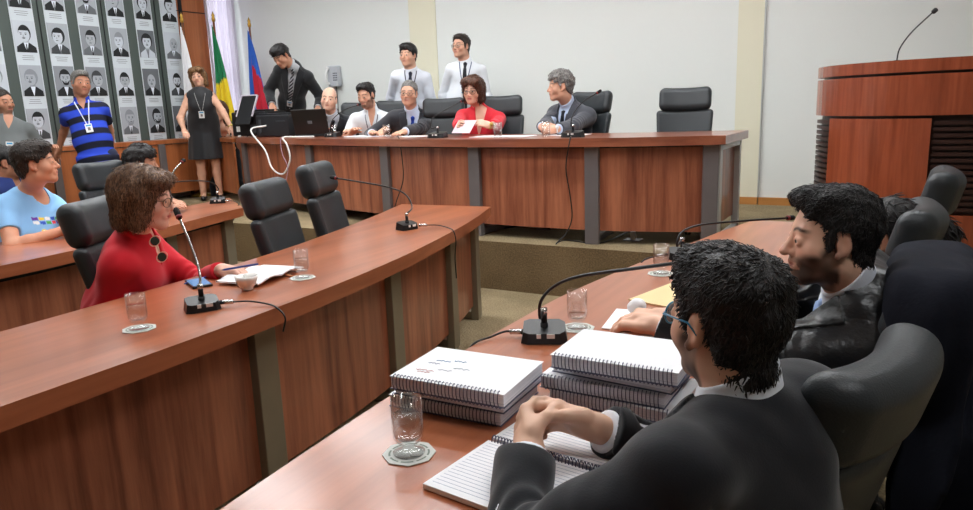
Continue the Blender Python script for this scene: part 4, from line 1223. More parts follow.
# left side of the stage
person('woman standing in a sleeveless black dress with a pendant badge and wristwatch', (-7.467, 5.980, 1.290), (-7.389, 5.915, 1.693), (-7.423, 5.938, 1.870), -50, 0, -8, yaw=-42, legs='stand', sc=.96,
       hands=[(-6.955, 5.950, 1.269), (-7.348, 5.598, 1.256)], poles=[(.6, -.2, -.2), (-.8, 0, -.2)], female=True, hair='bob', hc='light', top_col=(28, 28, 32), sleeve='none', collar=False, trouser=None, dress='dress', skin=SK, lanyard=(150, 150, 150), badge=True, gut=.02, seed=11, watch=(0, (200, 196, 186)),
       skirt=True)
person('woman in a patterned top half hidden behind the standing woman in black', (-8.005, 6.720, 0.920), (-7.574, 6.352, 1.250), (-7.592, 6.333, 1.465), -60, -5, 5, yaw=-45,
       hands=[(-7.512, 6.500, 1.200), (-7.585, 6.450, 1.200)], female=True, hair='long', hc='brown', top_col=lambda a, b, c, P: np.where((noise3(P[:, 0], P[:, 1], P[:, 2], 60, 5) > .15)[:, None], np.array(srgb(214, 206, 200)[:3]), np.array(srgb(30, 28, 30)[:3])), skin=SK, seed=12, sleeve='short', collar=False)
def polo(a, b, c, P):
    s = np.sin(c * 26 + .2)
    blue = np.array(srgb(44, 70, 190)[:3]); navy = np.array(srgb(26, 28, 44)[:3])
    v = np.clip(sstep(-.25, .05, s), 0, 1)[:, None]
    return blue * v + navy * (1 - v)
person('man in a blue and black striped polo leaning on the counter below the portraits', (-6.930, 4.250, 1.036), (-7.107, 4.277, 1.576), (-7.079, 4.280, 1.768), -14, -2, 6, yaw=-34, legs='stand',
       hands=[(-7.246, 4.606, 1.070), (-7.528, 4.220, 1.138)], poles=[(-.5, .8, -.5), (-.9, .5, -.3)], hair='short', hc='grey', top_col=polo, sleeve='short', skin=(178, 124, 98), lanyard=(210, 212, 216), badge=True, gut=.02, fat=.08, trouser=(34, 40, 66), seed=13, untuck=True, shw=1.02, mous=.0)
person('man in a grey polo shirt cut off by the left edge of the photo', (-7.571, 3.741, 0.975), (-7.566, 3.793, 1.426), (-7.622, 3.804, 1.609), 8, -4, 0, yaw=-25, legs='stand',
       hands=[(-7.229, 3.984, 1.153), (-7.840, 3.580, 0.967)], hair='crew', hc='dark', top_col=(104, 108, 108), sleeve='short', beard=.55, skin=(184, 132, 106), badge=True, gut=.05, fat=.08, seed=14, untuck=True)
# seated at the far left table
person('man in a navy blue shirt at the left edge behind the blue T-shirt man', (-5.735, 2.737, 0.688), (-5.701, 2.765, 0.968), (-5.652, 2.773, 1.128), 62, -4, 0, yaw=30,
       hair='crew', hc='black', top_col=(36, 52, 110), skin=(168, 116, 90), fat=.06, seed=15, sleeve='short')
def tee(a, b, c, P):
    base = np.repeat(np.array(srgb(140, 188, 232)[:3])[None], len(P), 0)
    cols = [srgb(220, 60, 70), srgb(110, 60, 160), srgb(240, 205, 70), srgb(240, 240, 240), srgb(60, 90, 190), srgb(90, 170, 80)]
    for k in range(6):
        for row in range(2):
            m = (np.abs(a - (-.085 + .034 * k)) < .014) & (np.abs(c - (.70 - .055 * row)) < .022) & (b > 0); base[m] = cols[(k * 5 + row * 2) % 6][:3]
    for k in range(4):
        m = (np.hypot(a - (-.06 + .04 * k), (c - .53) * .55) < .014) & (b > 0); base[m] = cols[2][:3]
        m = (np.hypot(a - (-.06 + .04 * k), (c - .53) * .55) < .006) & (b > 0); base[m] = cols[3][:3]
    return base
person('man in a light blue T-shirt with colourful lettering at the far left table', (-4.453, 2.223, 0.591), (-4.429, 2.272, 0.980), (-4.307, 2.271, 1.174), 54, 2, 0, yaw=14,
       hands=[(-3.959, 2.285, 0.790), (-4.132, 2.261, 0.790)], poles=[(.2, .6, -.6), (-.2, -.9, -.3)], hair='side', hc='dark', top_col=tee, collar=False, sleeve='short', skin=(212, 152, 122), fat=.05, gut=.05, seed=16, hdir=[(.7, -.3, 0), (.6, .7, 0)], curl=(.5, .5), vox=.005)
person('bearded man in a light grey T-shirt resting his forearms on the far table', (-5.052, 3.277, 0.530), (-4.928, 3.268, 0.923), (-4.796, 3.266, 1.087), 44, -6, 0, yaw=22,
       hands=[(-4.290, 3.170, 0.790), (-4.018, 2.987, 0.800)], poles=[(.2, .6, -.6), (.2, -.8, -.4)], hair='curly', hc='black', top_col=(206, 210, 220), collar=False, sleeve='short', beard=.55, skin=(186, 134, 108), seed=17, hdir=[(.9, .0, -.05), (.8, .5, 0)], curl=(.25, .15), gut=.04)
# woman in red at the left table
red = person('woman in a red blouse and tortoiseshell glasses writing at the left table', (-2.865, 1.718, 0.523), (-2.694, 1.771, 0.915), (-2.608, 1.769, 1.091), 38, -10, 0, yaw=36,
       hands=[(-2.379, 1.913, 0.785), (-2.531, 1.579, 0.655)], poles=[(0, .4, -.8), (-1, .2, .1)], female=True, hair='bob', hc='chestnut', top_col=(206, 34, 48), skin=(222, 172, 150), glasses=(92, 66, 40), fat=.04, gut=.03, seed=18, vox=.0042,
       curl=(.55, .4), hdir=[(1, .25, .0), None], lips=(196, 96, 92), zipv=(.80, .02), wr=.005)
# right table
pony = person('woman with a dark ponytail in a black jacket beyond the bearded man in the gown', (0.118, 2.779, 0.598), (-0.007, 2.755, 0.803), (-0.041, 2.706, 0.928), 176, -14, 0, yaw=172,
       hands=[(-.50, 2.62, .79), (-.50, 2.42, .79)], female=True, hair='pony', hc='black', top_col=(30, 32, 40), jacket=(26, 28, 36), skin=SKD, seed=19)
mid = person('bearded young man in a glossy black gown, white collar and pale blue tie, in profile', (0.054, 2.185, 0.501), (-0.089, 1.960, 0.901), (-0.143, 1.919, 1.059), 199, -4, 0, yaw=182,
       hands=[(-0.564, 1.864, 0.790), (-0.543, 1.920, 0.800)], poles=[(0, -.4, -.8), (0, .5, -.8)], hair='crop', hc='black', top_col=(226, 230, 240), jacket=(20, 20, 24), gown=True, tie=(150, 172, 214), beard=.8, skin=(226, 178, 152), seed=20, vox=.0036, cdn=.020, jdn=.115, curl=(.55, .5),
       hdir=[(-1, .1, -.05), (-1, -.2, .05)], wr=.007, jopen=.30, nose=1.25)
near = person('black-haired man in blue-rimmed glasses and dark suit, back turned, hands clasped', (-.12, 1.06, .48), (-0.209, 1.162, 0.881), (-0.234, 1.164, 1.049), 146, -4, 0, yaw=156,
       hands=[(-.535, 1.035, .805), (-.455, 1.150, .815)], poles=[(-.2, -.9, -.5), (.3, .6, -.6)], hair='crop', hc='black', top_col=(232, 236, 244), jacket=(18, 19, 25), sc=.97, skin=(220, 176, 150), glasses=(40, 130, 170), beard=.7, seed=21, vox=.0036, cdn=.010, jdn=.115,
       shoulders=[(-.26, .945, .865), (-.115, 1.265, .875)], hdir=[(-.55, .80, .22), (-1, .02, .10)], palm=[(.75, .55, -.2), (.1, -.85, -.45)], curl=(.85, .62), wr=.006)
# ------------------------------------------------------------------ portraits on the left wall
GREY = [plain('print_grey_%d' % k, (v * .93, v, v * 1.10, 1), 0.6, spec=.3) for k, v in enumerate((.018, .06, .15, .28, .42, .60, .78))]
M_BOARD = plain('portrait_board', srgb(74, 84, 80), 0.5, vary=.1, bscale=3)
M_STRIP = plain('portrait_strip_paper', srgb(206, 214, 220), 0.5)
bd = empty('display_board', (RX0 + .035, 5.0, 2.1), 0, 'dark green-grey display board on the left wall carrying the portrait strips', 'display board')
bm = bmesh.new(); bx(bm, (0, -.30, 0.05), (.05, 3.14, 2.5)); from_bm('board', bm, M_BOARD, bd)
bm = bmesh.new()
for yy in (3.86 - 5, 4.59 - 5, 5.318 - 5, 6.02 - 5): bx(bm, (.028, yy, .05), (.008, .010, 2.5))
from_bm('joint', bm, GREY[0], bd)
bm = bmesh.new(); bx(bm, (.01, 6.385 - 5, .05), (.08, .04, 2.5)); from_bm('edge_post', bm, GREY[0], bd)

def flat_poly(bm, pts, x, mi):
    vs = [bm.verts.new((x, p[0], p[1])) for p in pts]; f = bm.faces.new(vs); f.material_index = mi
def oval(cy, cz, ry, rz, n=16, a0=0, a1=2 * PI): return [(cy + ry * math.cos(a0 + (a1 - a0) * k / n), cz + rz * math.sin(a0 + (a1 - a0) * k / n)) for k in range(n if abs(a1 - a0) > 6.2 else n + 1)]
def portrait(parent, z0, w, h, r):
    """black and white head-and-shoulders print, x = depth"""
    bm = bmesh.new(); d = .0007; x = .0
    bg = r.choice((3, 4, 4, 2, 5)); suit = r.choice((0, 0, 1, 2, 5)); hairg = r.choice((0, 0, 1, 3, 0)); sk = r.choice((4, 5, 5, 4)); turn = r.uniform(-.02, .02)
    bx(bm, (x, 0, z0 + h / 2), (.004, w, h), mi=bg); x += .0026
    cz = z0 + h * .58 + r.uniform(-.01, .01); rw = w * r.uniform(.235, .265); rh = h * r.uniform(.235, .26)
    flat_poly(bm, [(-w * .46, z0), (-w * .44, z0 + h * .17), (-w * .15, z0 + h * .31), (w * .15, z0 + h * .31), (w * .44, z0 + h * .17), (w * .46, z0)], x, suit); x += d
    flat_poly(bm, [(-w * .12, z0 + h * .33), (0, z0), (w * .12, z0 + h * .33)], x, 6 if suit < 5 else 3); x += d
    if r.random() < .75: flat_poly(bm, [(-w * .022, z0 + h * .27), (-w * .035, z0), (w * .035, z0), (w * .022, z0 + h * .27)], x, r.choice((0, 1, 2))); x += d
    flat_poly(bm, [(-rw * .5, z0 + h * .31), (rw * .5, z0 + h * .31), (rw * .55, cz), (-rw * .55, cz)], x, sk - 1); x += d
    style = r.choice(('full', 'full', 'full', 'bald', 'puffy'))
    if style != 'bald': flat_poly(bm, oval(turn * .4, cz + rh * .16, rw * (1.12 if style == 'full' else 1.3), rh * 1.10), x, hairg); x += d
    flat_poly(bm, oval(turn, cz - rh * .04, rw, rh * (1 if style == 'bald' else .93), 20), x, sk); x += d
    if style != 'bald': flat_poly(bm, oval(turn * .5, cz + rh * .52, rw * .98, rh * .52, 12, 0, PI), x, hairg); x += d
    for s in (-1, 1):
        flat_poly(bm, oval(turn * 1.6 + s * rw * .42, cz + rh * .02, rw * .17, rh * .06, 8), x, 0)
        flat_poly(bm, [(turn * 1.6 + s * rw * .2, cz + rh * .16), (turn * 1.6 + s * rw * .65, cz + rh * .18), (turn * 1.6 + s * rw * .6, cz + rh * .24), (turn * 1.6 + s * rw * .2, cz + rh * .21)], x, hairg if hairg < 3 else 1)
    flat_poly(bm, [(turn * 1.8 - rw * .14, cz - rh * .28), (turn * 1.8 + rw * .16, cz - rh * .28), (turn * 1.8 + rw * .04, cz + rh * .05)], x, sk - 1)
    if r.random() < .4: flat_poly(bm, [(turn * 1.6 - rw * .38, cz - rh * .42), (turn * 1.6 + rw * .38, cz - rh * .42), (turn * 1.6, cz - rh * .32)], x, 0)
    flat_poly(bm, oval(turn * 1.6, cz - rh * .52, rw * .30, rh * .05, 8), x, 1); x += d
    if r.random() < .3:
        flat_poly(bm, [(turn - rw * .85, cz - rh * .25), (turn - rw * .5, cz - rh * .45), (turn - rw * .3, cz - rh * .62), (turn + rw * .3, cz - rh * .62), (turn + rw * .5, cz - rh * .45), (turn + rw * .85, cz - rh * .25), (turn + rw * .5, cz - rh * .88), (turn, cz - rh * 1.0), (turn - rw * .5, cz - rh * .88)], x, hairg)
    me = bpy.data.meshes.new('portrait'); bm.to_mesh(me); bm.free()
    return link_mesh('portrait', me, GREY, parent)
pr = random.Random(11)
desc = ['whose lowest print is hidden by the man in grey', 'left of the striped polo man', 'directly behind the striped polo man', 'just right of the striped polo man, whose third print shows a woman', 'with a moustached man in its second print', 'third from the wooden facing', 'nearest but one to the wooden facing', 'nearest the wooden facing and flags']
for k, (ya, yb) in enumerate(((3.56, 3.80), (3.93, 4.17), (4.289, 4.533), (4.649, 4.891), (5.013, 5.265), (5.371, 5.605), (5.73, 5.968), (6.095, 6.337))):
    w = yb - ya
    lab = ['strip at the far left edge of the display board, outside the photo',
           'portrait strip at the left edge of the photo above the man in grey',
           'full-height portrait strip left of the man in the striped polo',
           'portrait strip directly behind the head of the man in the striped polo',
           'portrait strip behind the right shoulder of the striped polo man',
           'portrait strip third from the wooden facing, clear of any person',
           'portrait strip second from the wooden facing',
           'portrait strip closest to the wooden facing and the flags'][k]
    t = empty('portrait_strip', (RX0 + .062, (ya + yb) / 2, 1.09), 0, lab, 'photo strip', 'strips of black and white portraits')
    if k == 0:
        for x in (t,): bpy.data.objects.remove(x)
        continue
    bm = bmesh.new(); bx(bm, (0, 0, 1.08), (.006, w, 2.16)); from_bm('backing', bm, M_STRIP, t)
    for row in range(4):
        z0 = .134 + .457 * row
        p = portrait(t, z0, w * .92, .325, pr); p.location = (.005, 0, 0)
        bm = bmesh.new()
        for q in range(3):
            lw = w * pr.uniform(.4, .6); bx(bm, (.0045, 0, z0 - .035 - .020 * q), (.001, lw, .006))
        from_bm('caption', bm, GREY[3], t)

# ------------------------------------------------------------------ curtain and flags
def cloth_strip(name, rows, cols, fn, mat, parent=None, thick=.004, tint=None):
    P = np.zeros((rows * cols * 2, 3)); 
    g = np.array([[fn(i / (cols - 1), j / (rows - 1)) for i in range(cols)] for j in range(rows)])
    n = np.cross(np.gradient(g, axis=1), np.gradient(g, axis=0)); n /= (np.linalg.norm(n, axis=2, keepdims=True) + 1e-9)
    P = np.concatenate([g.reshape(-1, 3), (g + n * thick).reshape(-1, 3)])
    F = []
    N = rows * cols
    for j in range(rows - 1):
        for i in range(cols - 1):
            a = j * cols + i; F.append((a, a + 1, a + cols + 1, a + cols)); F.append((a + N, a + cols + N, a + cols + 1 + N, a + 1 + N))
    for j in range(rows - 1):
        for i in (0, cols - 1): a = j * cols + i; F.append((a, a + cols, a + cols + N, a + N))
    for i in range(cols - 1):
        for j in (0, rows - 1): a = j * cols + i; F.append((a, a + N, a + 1 + N, a + 1))
    tn = None
    if tint is not None:
        uv = np.array([[(i / (cols - 1), j / (rows - 1)) for i in range(cols)] for j in range(rows)]).reshape(-1, 2); tn = np.array([tint(u, v) for u, v in uv]); tn = np.concatenate([tn, tn])
    return np_mesh(name, P, np.array(F), mat, parent, tn)
m, nt, b = new_mat('sheer_curtain')
b.inputs['Base Color'].default_value = srgb(226, 222, 226); b.inputs['Roughness'].default_value = .9
tl_ = nt.nodes.new('ShaderNodeBsdfTranslucent'); tl_.inputs['Color'].default_value = srgb(236, 232, 240)
mx = nt.nodes.new('ShaderNodeMixShader'); mx.inputs[0].default_value = .5
nt.links.new(b.outputs[0], mx.inputs[1]); nt.links.new(tl_.outputs[0], mx.inputs[2]); nt.links.new(mx.outputs[0], nt.nodes['Material Output'].inputs[0])
o = cloth_strip('curtain', 30, 90, lambda u, v: (RX0 + .10 + .035 * math.sin(u * 44 + .6 * v) + .012 * math.sin(u * 19 + 2), 6.72 + .50 * u + .02 * math.sin(v * 3 + u * 4), .44 + 3.05 * v), m)
tag(o, 'pale pleated curtain hanging in the bright corner window', 'curtain')
bm = bmesh.new(); tube(bm, [(RX0 + .1, 6.66, 3.5), (RX0 + .1, 7.25, 3.5)], .012); o = from_bm('curtain_rod', bm, M_METALW); tag(o, 'pale metal rod carrying the corner curtain', 'curtain rod')
M_FLAG = painted('flag_cloth', .7, .2, sheen=.3)
def flag(x, y, ztop, tint, label, wid, seed, lean=0.0, zl=1.35):
    t = empty('flag', (x, y, STG), 0, label, 'flag', 'flags on poles in the corner')
    bm = bmesh.new(); tube(bm, [(0, 0, 0.02), (lean, 0, ztop - STG)], .014, 10); from_bm('pole', bm, plain('pole_wood', srgb(120, 74, 44), .4), t, True)
    bm = bmesh.new(); lathe(bm, [(0, -.02), (.02, -.01), (.026, .02), (.016, .05), (.022, .065), (0, .12)], 12, c=(lean, 0, ztop - STG)); from_bm('finial', bm, M_BRASS, t, True)
    bm = bmesh.new(); lathe(bm, [(0, 0), (.14, 0), (.14, .02), (.03, .05), (.02, .12), (0, .12)], 20); from_bm('base', bm, M_BRASS, t, True)
    rs = random.Random(seed); ph = rs.uniform(0, 6)
    def fn(u, v):      # v 0 top .. 1 bottom
        w = .03 + wid * v ** .8
        a = u - .15
        return (lean * (1 - v) + a * w * .80 + .010 * v * math.sin(v * 7 + ph), -.03 - .03 * math.sin(u * 17 + ph) * (.25 + v) - .02 * v, (ztop - STG) - .05 - zl * v + (-.10 * (1 - v) * u))
    cloth_strip('cloth', 40, 44, fn, M_FLAG, t, .003, tint)
    return t
W3 = lambda c: srgb(*c)[:3]
flag(*(-7.980, 6.237, 2.466)[:2], 2.58, lambda u, v: W3((232, 232, 234)) if not (.62 < v < .80 and .35 < u < .7) else W3((150, 60, 60)), 'white flag on a wooden pole beside the portrait board, leftmost of three', .34, 1)
flag(*(-7.920, 6.675, 2.554)[:2], 2.62, lambda u, v: W3((28, 120, 74)) if v < .46 + .12 * (1 - u) else (W3((240, 208, 40)) if not (v > .92) else W3((28, 120, 74))), 'green and yellow flag on a pole in front of the curtain', .40, 2)
flag(*(-7.620, 6.997, 2.477)[:2], 2.55, lambda u, v: (W3((44, 96, 190)) if (u < .14 or u > .93 or v < .34 + .2 * (u - .5)) else W3((196, 36, 56))), 'blue and red flag on a pole against the back wall, rightmost of three', .42, 3)

# wall telephone
t = empty('wall_telephone', (-6.41, RY1 - .01, 1.80), 0, 'white telephone handset unit mounted on the back wall', 'telephone')
bm = bmesh.new(); bx(bm, (0, -.04, .05), (.17, .08, .26), bev=.015); from_bm('body', bm, plain('phone_grey', srgb(190, 194, 200), .4), t)
bm = bmesh.new(); tube(bm, spline([(-.05, -.10, -.05), (-.055, -.135, .0), (-.055, -.14, .08), (-.05, -.10, .16)], 5), [.02] * 2 + [.014] * 12 + [.02] * 2, 10); from_bm('handset', bm, M_WHITE, t, True)
bm = bmesh.new()
for i in range(3):
    for j in range(4): bx(bm, (.02 + .025 * i, -.083, .0 + .028 * j), (.014, .006, .014))
from_bm('keypad', bm, plain('key_dark', srgb(80, 84, 92), .5), t)
bm = bmesh.new(); tube(bm, [(0, -.02, -.08), (.005, -.02, -.25), (0, -.02, -.5), (.02, -.02, -1.2)], .005); from_bm('cable', bm, M_BLACK, t, True)

# ------------------------------------------------------------------ machines on the stage desk
DT = 1.156
def dev(x0, x1, y0, y1, h): return ((x0 + x1) / 2, (y0 + y1) / 2)
t = empty('printer', (-6.50, 5.98, DT), math.radians(6), 'black office printer with a raised paper tray at the left end of the stage desk', 'printer')
bm = bmesh.new(); bx(bm, (0, 0, .145), (.50, .36, .27), bev=.015); bx(bm, (0, -.02, .29), (.44, .26, .03), bev=.008); from_bm('housing', bm, M_BLACK, t)
bm = bmesh.new(); M4 = Matrix.Translation((-.02, -.18, .30)) @ Matrix.Rotation(math.radians(-28), 4, 'X'); bx(bm, None, (.21, .012, .36), M=M4, bev=.004); from_bm('paper_tray', bm, M_BLACK, t)
bm = bmesh.new()
for c_, s_ in (((0, 0, .182), (.23, .02, .012)), ((-.112, 0, 0.05), (.012, .02, .26)), ((.112, 0, 0.05), (.012, .02, .26)), ((0, .006, .15), (.2, .02, .05))): bx(bm, None, s_, M=M4 @ Matrix.Translation(c_))
from_bm('tray_border', bm, plain('tray_pale', srgb(196, 186, 196), .5), t)
bm = bmesh.new(); bx(bm, (-.16, -.182, .09), (.05, .004, .06)); from_bm('label', bm, M_WHITE, t)
bm = bmesh.new(); bx(bm, (.06, -.182, .09), (.08, .006, .09)); bx(bm, (.18, -.182, .15), (.05, .006, .02)); from_bm('socket_panel', bm, GREY[1], t)
t = empty('scanner', (-6.02, 5.86, DT), math.radians(4), 'low black machine between the printer and the laptop', 'scanner')
bm = bmesh.new(); bx(bm, (0, 0, .12), (.46, .32, .23), bev=.012); bx(bm, (0, .01, .245), (.42, .28, .025), bev=.006); from_bm('housing', bm, plain('machine_dark', srgb(34, 35, 38), .45), t)
bm = bmesh.new(); bx(bm, (-.17, -.163, .12), (.03, .006, .14)); bx(bm, (.12, -.163, .17), (.12, .006, .012)); from_bm('socket_panel', bm, GREY[1], t)
t = empty('laptop', (-5.40, 5.66, DT), math.radians(14), 'open black laptop seen from behind next to the bald man', 'laptop')
bm = bmesh.new(); bx(bm, (0, .13, .012), (.38, .25, .022), bev=.005); from_bm('base', bm, M_BLACKM, t)
bm = bmesh.new(); M4 = Matrix.Translation((0, -.01, .15)) @ Matrix.Rotation(math.radians(14), 4, 'X'); bx(bm, None, (.40, .012, .27), M=M4, bev=.005); from_bm('screen_lid', bm, plain('lid_dark', srgb(30, 26, 26), .3), t)
bm = bmesh.new(); bx(bm, None, (.05, .003, .03), M=M4 @ Matrix.Translation((0, -.008, 0))); from_bm('lid_badge', bm, GREY[2], t)
def cable(name, pts, r, m, label, n=8, cat='cable'):
    bm = bmesh.new(); tube(bm, spline(pts, n), r, 8); return tag(from_bm(name, bm, m, None, True), label, cat)
cable('power_cable', [(-6.05, 5.655, 1.28), (-6.09, 5.47, 1.24), (-5.830, 5.400, 1.035), (-5.709, 5.360, 0.851), (-5.517, 5.320, 0.795), (-5.380, 5.300, 0.941), (-5.413, 5.310, 1.091), (-5.52, 5.37, 1.162), (-5.40, 5.45, 1.163), (-5.22, 5.50, 1.163)], .009, M_WHITE, 'thick white cable looping down in front of the stage desk from the scanner')
cable('thin_cable', [(-5.50, 5.45, 1.16), (-5.55, 5.37, 1.15), (-5.50, 5.32, 1.0), (-5.40, 5.28, .85), (-5.50, 5.27, .62), (-5.62, 5.30, .50)], .004, plain('mauve_cable', srgb(170, 140, 160), .5), 'thin mauve cable hanging beside the white loop')
cable('microphone_cable', [(-3.939, 5.200, 1.165), (-3.760, 4.990, 1.160), (-3.729, 4.975, 1.000), (-3.744, 4.990, 0.800), (-3.842, 5.000, 0.600), (-3.915, 5.020, 0.420)], .0045, M_BLACK, 'thin black cable hanging down the stage desk front below the older man')
cable('microphone_cable', [(-2.126, 4.900, 1.162), (-2.075, 4.765, 1.150), (-2.107, 4.760, 0.950), (-2.087, 4.780, 0.750), (-2.082, 4.800, 0.580), (-2.131, 4.800, 0.460), (-2.186, 4.740, 0.387), (-2.181, 4.910, 0.387), (-1.897, 4.884, 0.387), (-1.856, 5.386, 0.387), (-1.765, 5.214, 0.390)], .0045, M_BLACK, 'thin black cable running down the stage desk front to the floor socket')
cable('floor_cable', [(-3.391, 5.825, 0.390), (-2.968, 5.210, 0.388), (-2.811, 5.368, 0.388), (-2.502, 5.312, 0.388)], .008, M_BLACK, 'black cable lying on the stage carpet under the desk')
for (p, lb) in (((-1.722, 5.110, 0.380), 'small metal floor socket plate on the stage to the right of a post'), ((-2.562, 5.341, 0.380), 'small metal floor socket plate on the stage below the desk panel')):
    t = empty('floor_socket', p, 0, lb, 'socket')
    bm = bmesh.new(); bx(bm, (0, 0, .003), (.12, .10, .006)); from_bm('plate', bm, M_METAL, t)
    bm = bmesh.new(); bx(bm, (0, 0, .035), (.03, .03, .06)); from_bm('plug', bm, M_METALW, t)
# papers on the stage desk
def sheet(name, x, y, z, w, d, rz, label, cat='paper', th=.002, m=None, group=None):
    bm = bmesh.new(); bx(bm, (0, 0, th / 2), (w, d, th)); o = from_bm(name, bm, m or M_PAPER); o.location = (x, y, z); o.rotation_euler = (0, 0, math.radians(rz)); return tag(o, label, cat, group)
sheet('paper_sheet', -4.52, 5.50, DT, .42, .28, -20, 'white papers on the desk before the young bearded man', th=.008)
sheet('paper_sheet', -3.90, 5.38, DT, .30, .21, -16, 'white sheet under the hands of the older man in glasses', th=.003)
sheet('paper_sheet', -2.84, 5.16, DT, .52, .22, -6, 'wide white papers on the desk right of the woman in red', th=.005)
sheet('paper_sheet', -2.32, 5.30, DT, .30, .21, -2, 'white sheet beside the clasped hands of the grey-haired man', th=.003)
bm = bmesh.new(); bx(bm, None, (.24, .006, .13), M=Matrix.Translation((-3.231, 5.200, 1.240)) @ Matrix.Rotation(math.radians(-20), 4, 'Z') @ Matrix.Rotation(math.radians(-38), 4, 'X')); tag(from_bm('reading_sheet', bm, plain('pinkish_paper', srgb(222, 200, 208), .7)), 'pale pink sheet held up by the woman in red', 'paper')
bm = bmesh.new(); bx(bm, (0, 0, .012), (.05, .03, .024), bev=.004); o = from_bm('corner_tag', bm, M_WHITE); o.location = (-6.64, 5.80, DT); tag(o, 'small white plastic piece on the left corner of the stage desk', 'tag')

# ------------------------------------------------------------------ microphones
def mic(loc, rz, path, label, r=.0045, base=(.115, .085, .034), silver=False, cablepts=None, group='gooseneck table microphones', head=.0105):
    t = empty('gooseneck_microphone', loc, 0, label, 'microphone', group); L0 = Vector(loc)
    R = Matrix.Rotation(math.radians(rz), 4, 'Z')
    bm = bmesh.new()
    a, b, h = base
    pl = [(-a * .5, -b * .38), (-a * .36, -b * .5), (a * .36, -b * .5), (a * .5, -b * .3), (a * .5, b * .3), (a * .36, b * .5), (-a * .36, b * .5), (-a * .5, b * .38)]
    lo = [bm.verts.new((p[0], p[1], 0)) for p in pl]; hi = [bm.verts.new((p[0] * .9, p[1] * .9, h * (1.0 - .45 * (p[1] / b + .5) * -1 - .2))) for p in pl]
    bm.faces.new(hi); bm.faces.new(lo[::-1])
    for k in range(8): bm.faces.new((lo[k], lo[(k + 1) % 8], hi[(k + 1) % 8], hi[k]))
    bm.transform(R); from_bm('base', bm, M_BLACK, t)
    bm = bmesh.new(); tube(bm, [(0, 0, h * .6), (0, 0, h + .012)], .011, 12); tube(bm, [(0, 0, h + .012), (0, 0, h + .045)], .0085, 12); from_bm('socket', bm, M_BLACKM, t, True)
    bm = bmesh.new(); tube(bm, [(0, 0, h + .035), (0, 0, h + .055)], .0095, 12); from_bm('collar_ring', bm, M_CHROME, t, True)
    bm = bmesh.new(); tube(bm, spline([Vector((0, 0, h + .05))] + [Vector(p) - L0 for p in path], 8), r, 8); from_bm('gooseneck', bm, M_CHROME if silver else M_BLACK, t, True)
    e = Vector(path[-1]) - L0; d = (Vector(path[-1]) - Vector(path[-2])).normalized()
    bm = bmesh.new(); tube(bm, [e - d * .012, e, e + d * .01, e + d * .03, e + d * .038], [r * 1.2, head * .7, head, head, head * .5], 14); from_bm('capsule', bm, plain('mic_foam', srgb(26, 22, 22), .9), t, True)
    bm = bmesh.new(); tube(bm, [e - d * .004, e + d * .006], head * 1.02, 14); from_bm('indicator_ring', bm, plain('dull_red', srgb(120, 30, 34), .5), t, True)
    bm = bmesh.new(); o_ = R @ Vector((.018, -b * .47, h * .62)); bx(bm, o_, (.022, .003, .012), math.radians(rz)); bx(bm, R @ Vector((-.015, -b * .47, h * .62)), (.012, .003, .012), math.radians(rz)); from_bm('button', bm, M_WHITE, t)
    if cablepts:
        c0 = Vector(cablepts[0]) - L0; c1 = Vector(cablepts[1]) - L0; dd = (c1 - c0).normalized()
        bm = bmesh.new(); tube(bm, [c0, c0 + dd * .045], .008, 10); from_bm('plug', bm, M_CHROME, t, True)
        bm = bmesh.new(); tube(bm, spline([c0 + dd * .04] + [Vector(p) - L0 for p in cablepts[1:]], 8), .0032, 6); from_bm('cable', bm, M_BLACK, t, True)
    return t
TB = .751
mic((-2.055, 1.555, TB), 60, [(-2.070, 1.572, 0.867), (-2.090, 1.581, 0.910), (-2.130, 1.592, 0.972), (-2.190, 1.606, 1.058)], 'silver-necked microphone on the left table before the woman in red', silver=True,
    cablepts=[(-2.02, 1.60, .768), (-1.94, 1.66, .765), (-1.87, 1.68, .757), (-1.825, 1.675, .75), (-1.79, 1.675, .72), (-1.80, 1.67, .67)])
mic((-2.36, 3.16, TB), 75, [(-2.370, 3.228, 0.864), (-2.430, 3.250, 0.932), (-2.520, 3.206, 0.975), (-2.660, 3.142, 1.007), (-2.800, 3.101, 1.031)], 'black microphone at the far end of the left table bent towards an empty chair',
    cablepts=[(-2.31, 3.20, .768), (-2.22, 3.25, .765), (-2.13, 3.22, .76), (-2.07, 3.18, .752), (-2.05, 3.17, .70), (-2.08, 3.2, .60), (-2.09, 3.22, .48)])
mic((-.845, 1.745, TB), 25, [(-0.845, 1.719, 0.820), (-0.830, 1.697, 0.876), (-0.790, 1.702, 0.921), (-0.700, 1.661, 0.965), (-0.550, 1.612, 1.007), (-0.380, 1.589, 1.047)], 'large black microphone beside the right stack of bound volumes', base=(.13, .10, .036),
    cablepts=[(-.90, 1.735, .768), (-.96, 1.72, .765), (-.985, 1.68, .757), (-1.005, 1.62, .752), (-1.03, 1.60, .70)])
mic((-.775, 2.93, TB), 20, [(-0.775, 2.850, 0.818), (-0.765, 2.869, 0.869), (-0.710, 2.954, 0.891), (-0.580, 3.101, 0.891), (-0.420, 3.314, 0.880)], 'black microphone at the far end of the right table above the near head',
    cablepts=[(-.83, 2.90, .768), (-.87, 2.86, .765), (-.90, 2.80, .757), (-.93, 2.76, .70)])
mic((-4.52, 3.67, TB), 40, [(-4.520, 3.683, 0.864), (-4.520, 3.616, 0.917), (-4.500, 3.427, 0.945), (-4.460, 3.192, 0.956)], 'black microphone on the far left table bent over the bearded man',
    cablepts=[(-4.47, 3.68, .768), (-4.38, 3.70, .765), (-4.28, 3.66, .757), (-4.22, 3.60, .752), (-4.19, 3.55, .70), (-4.22, 3.50, .60)])
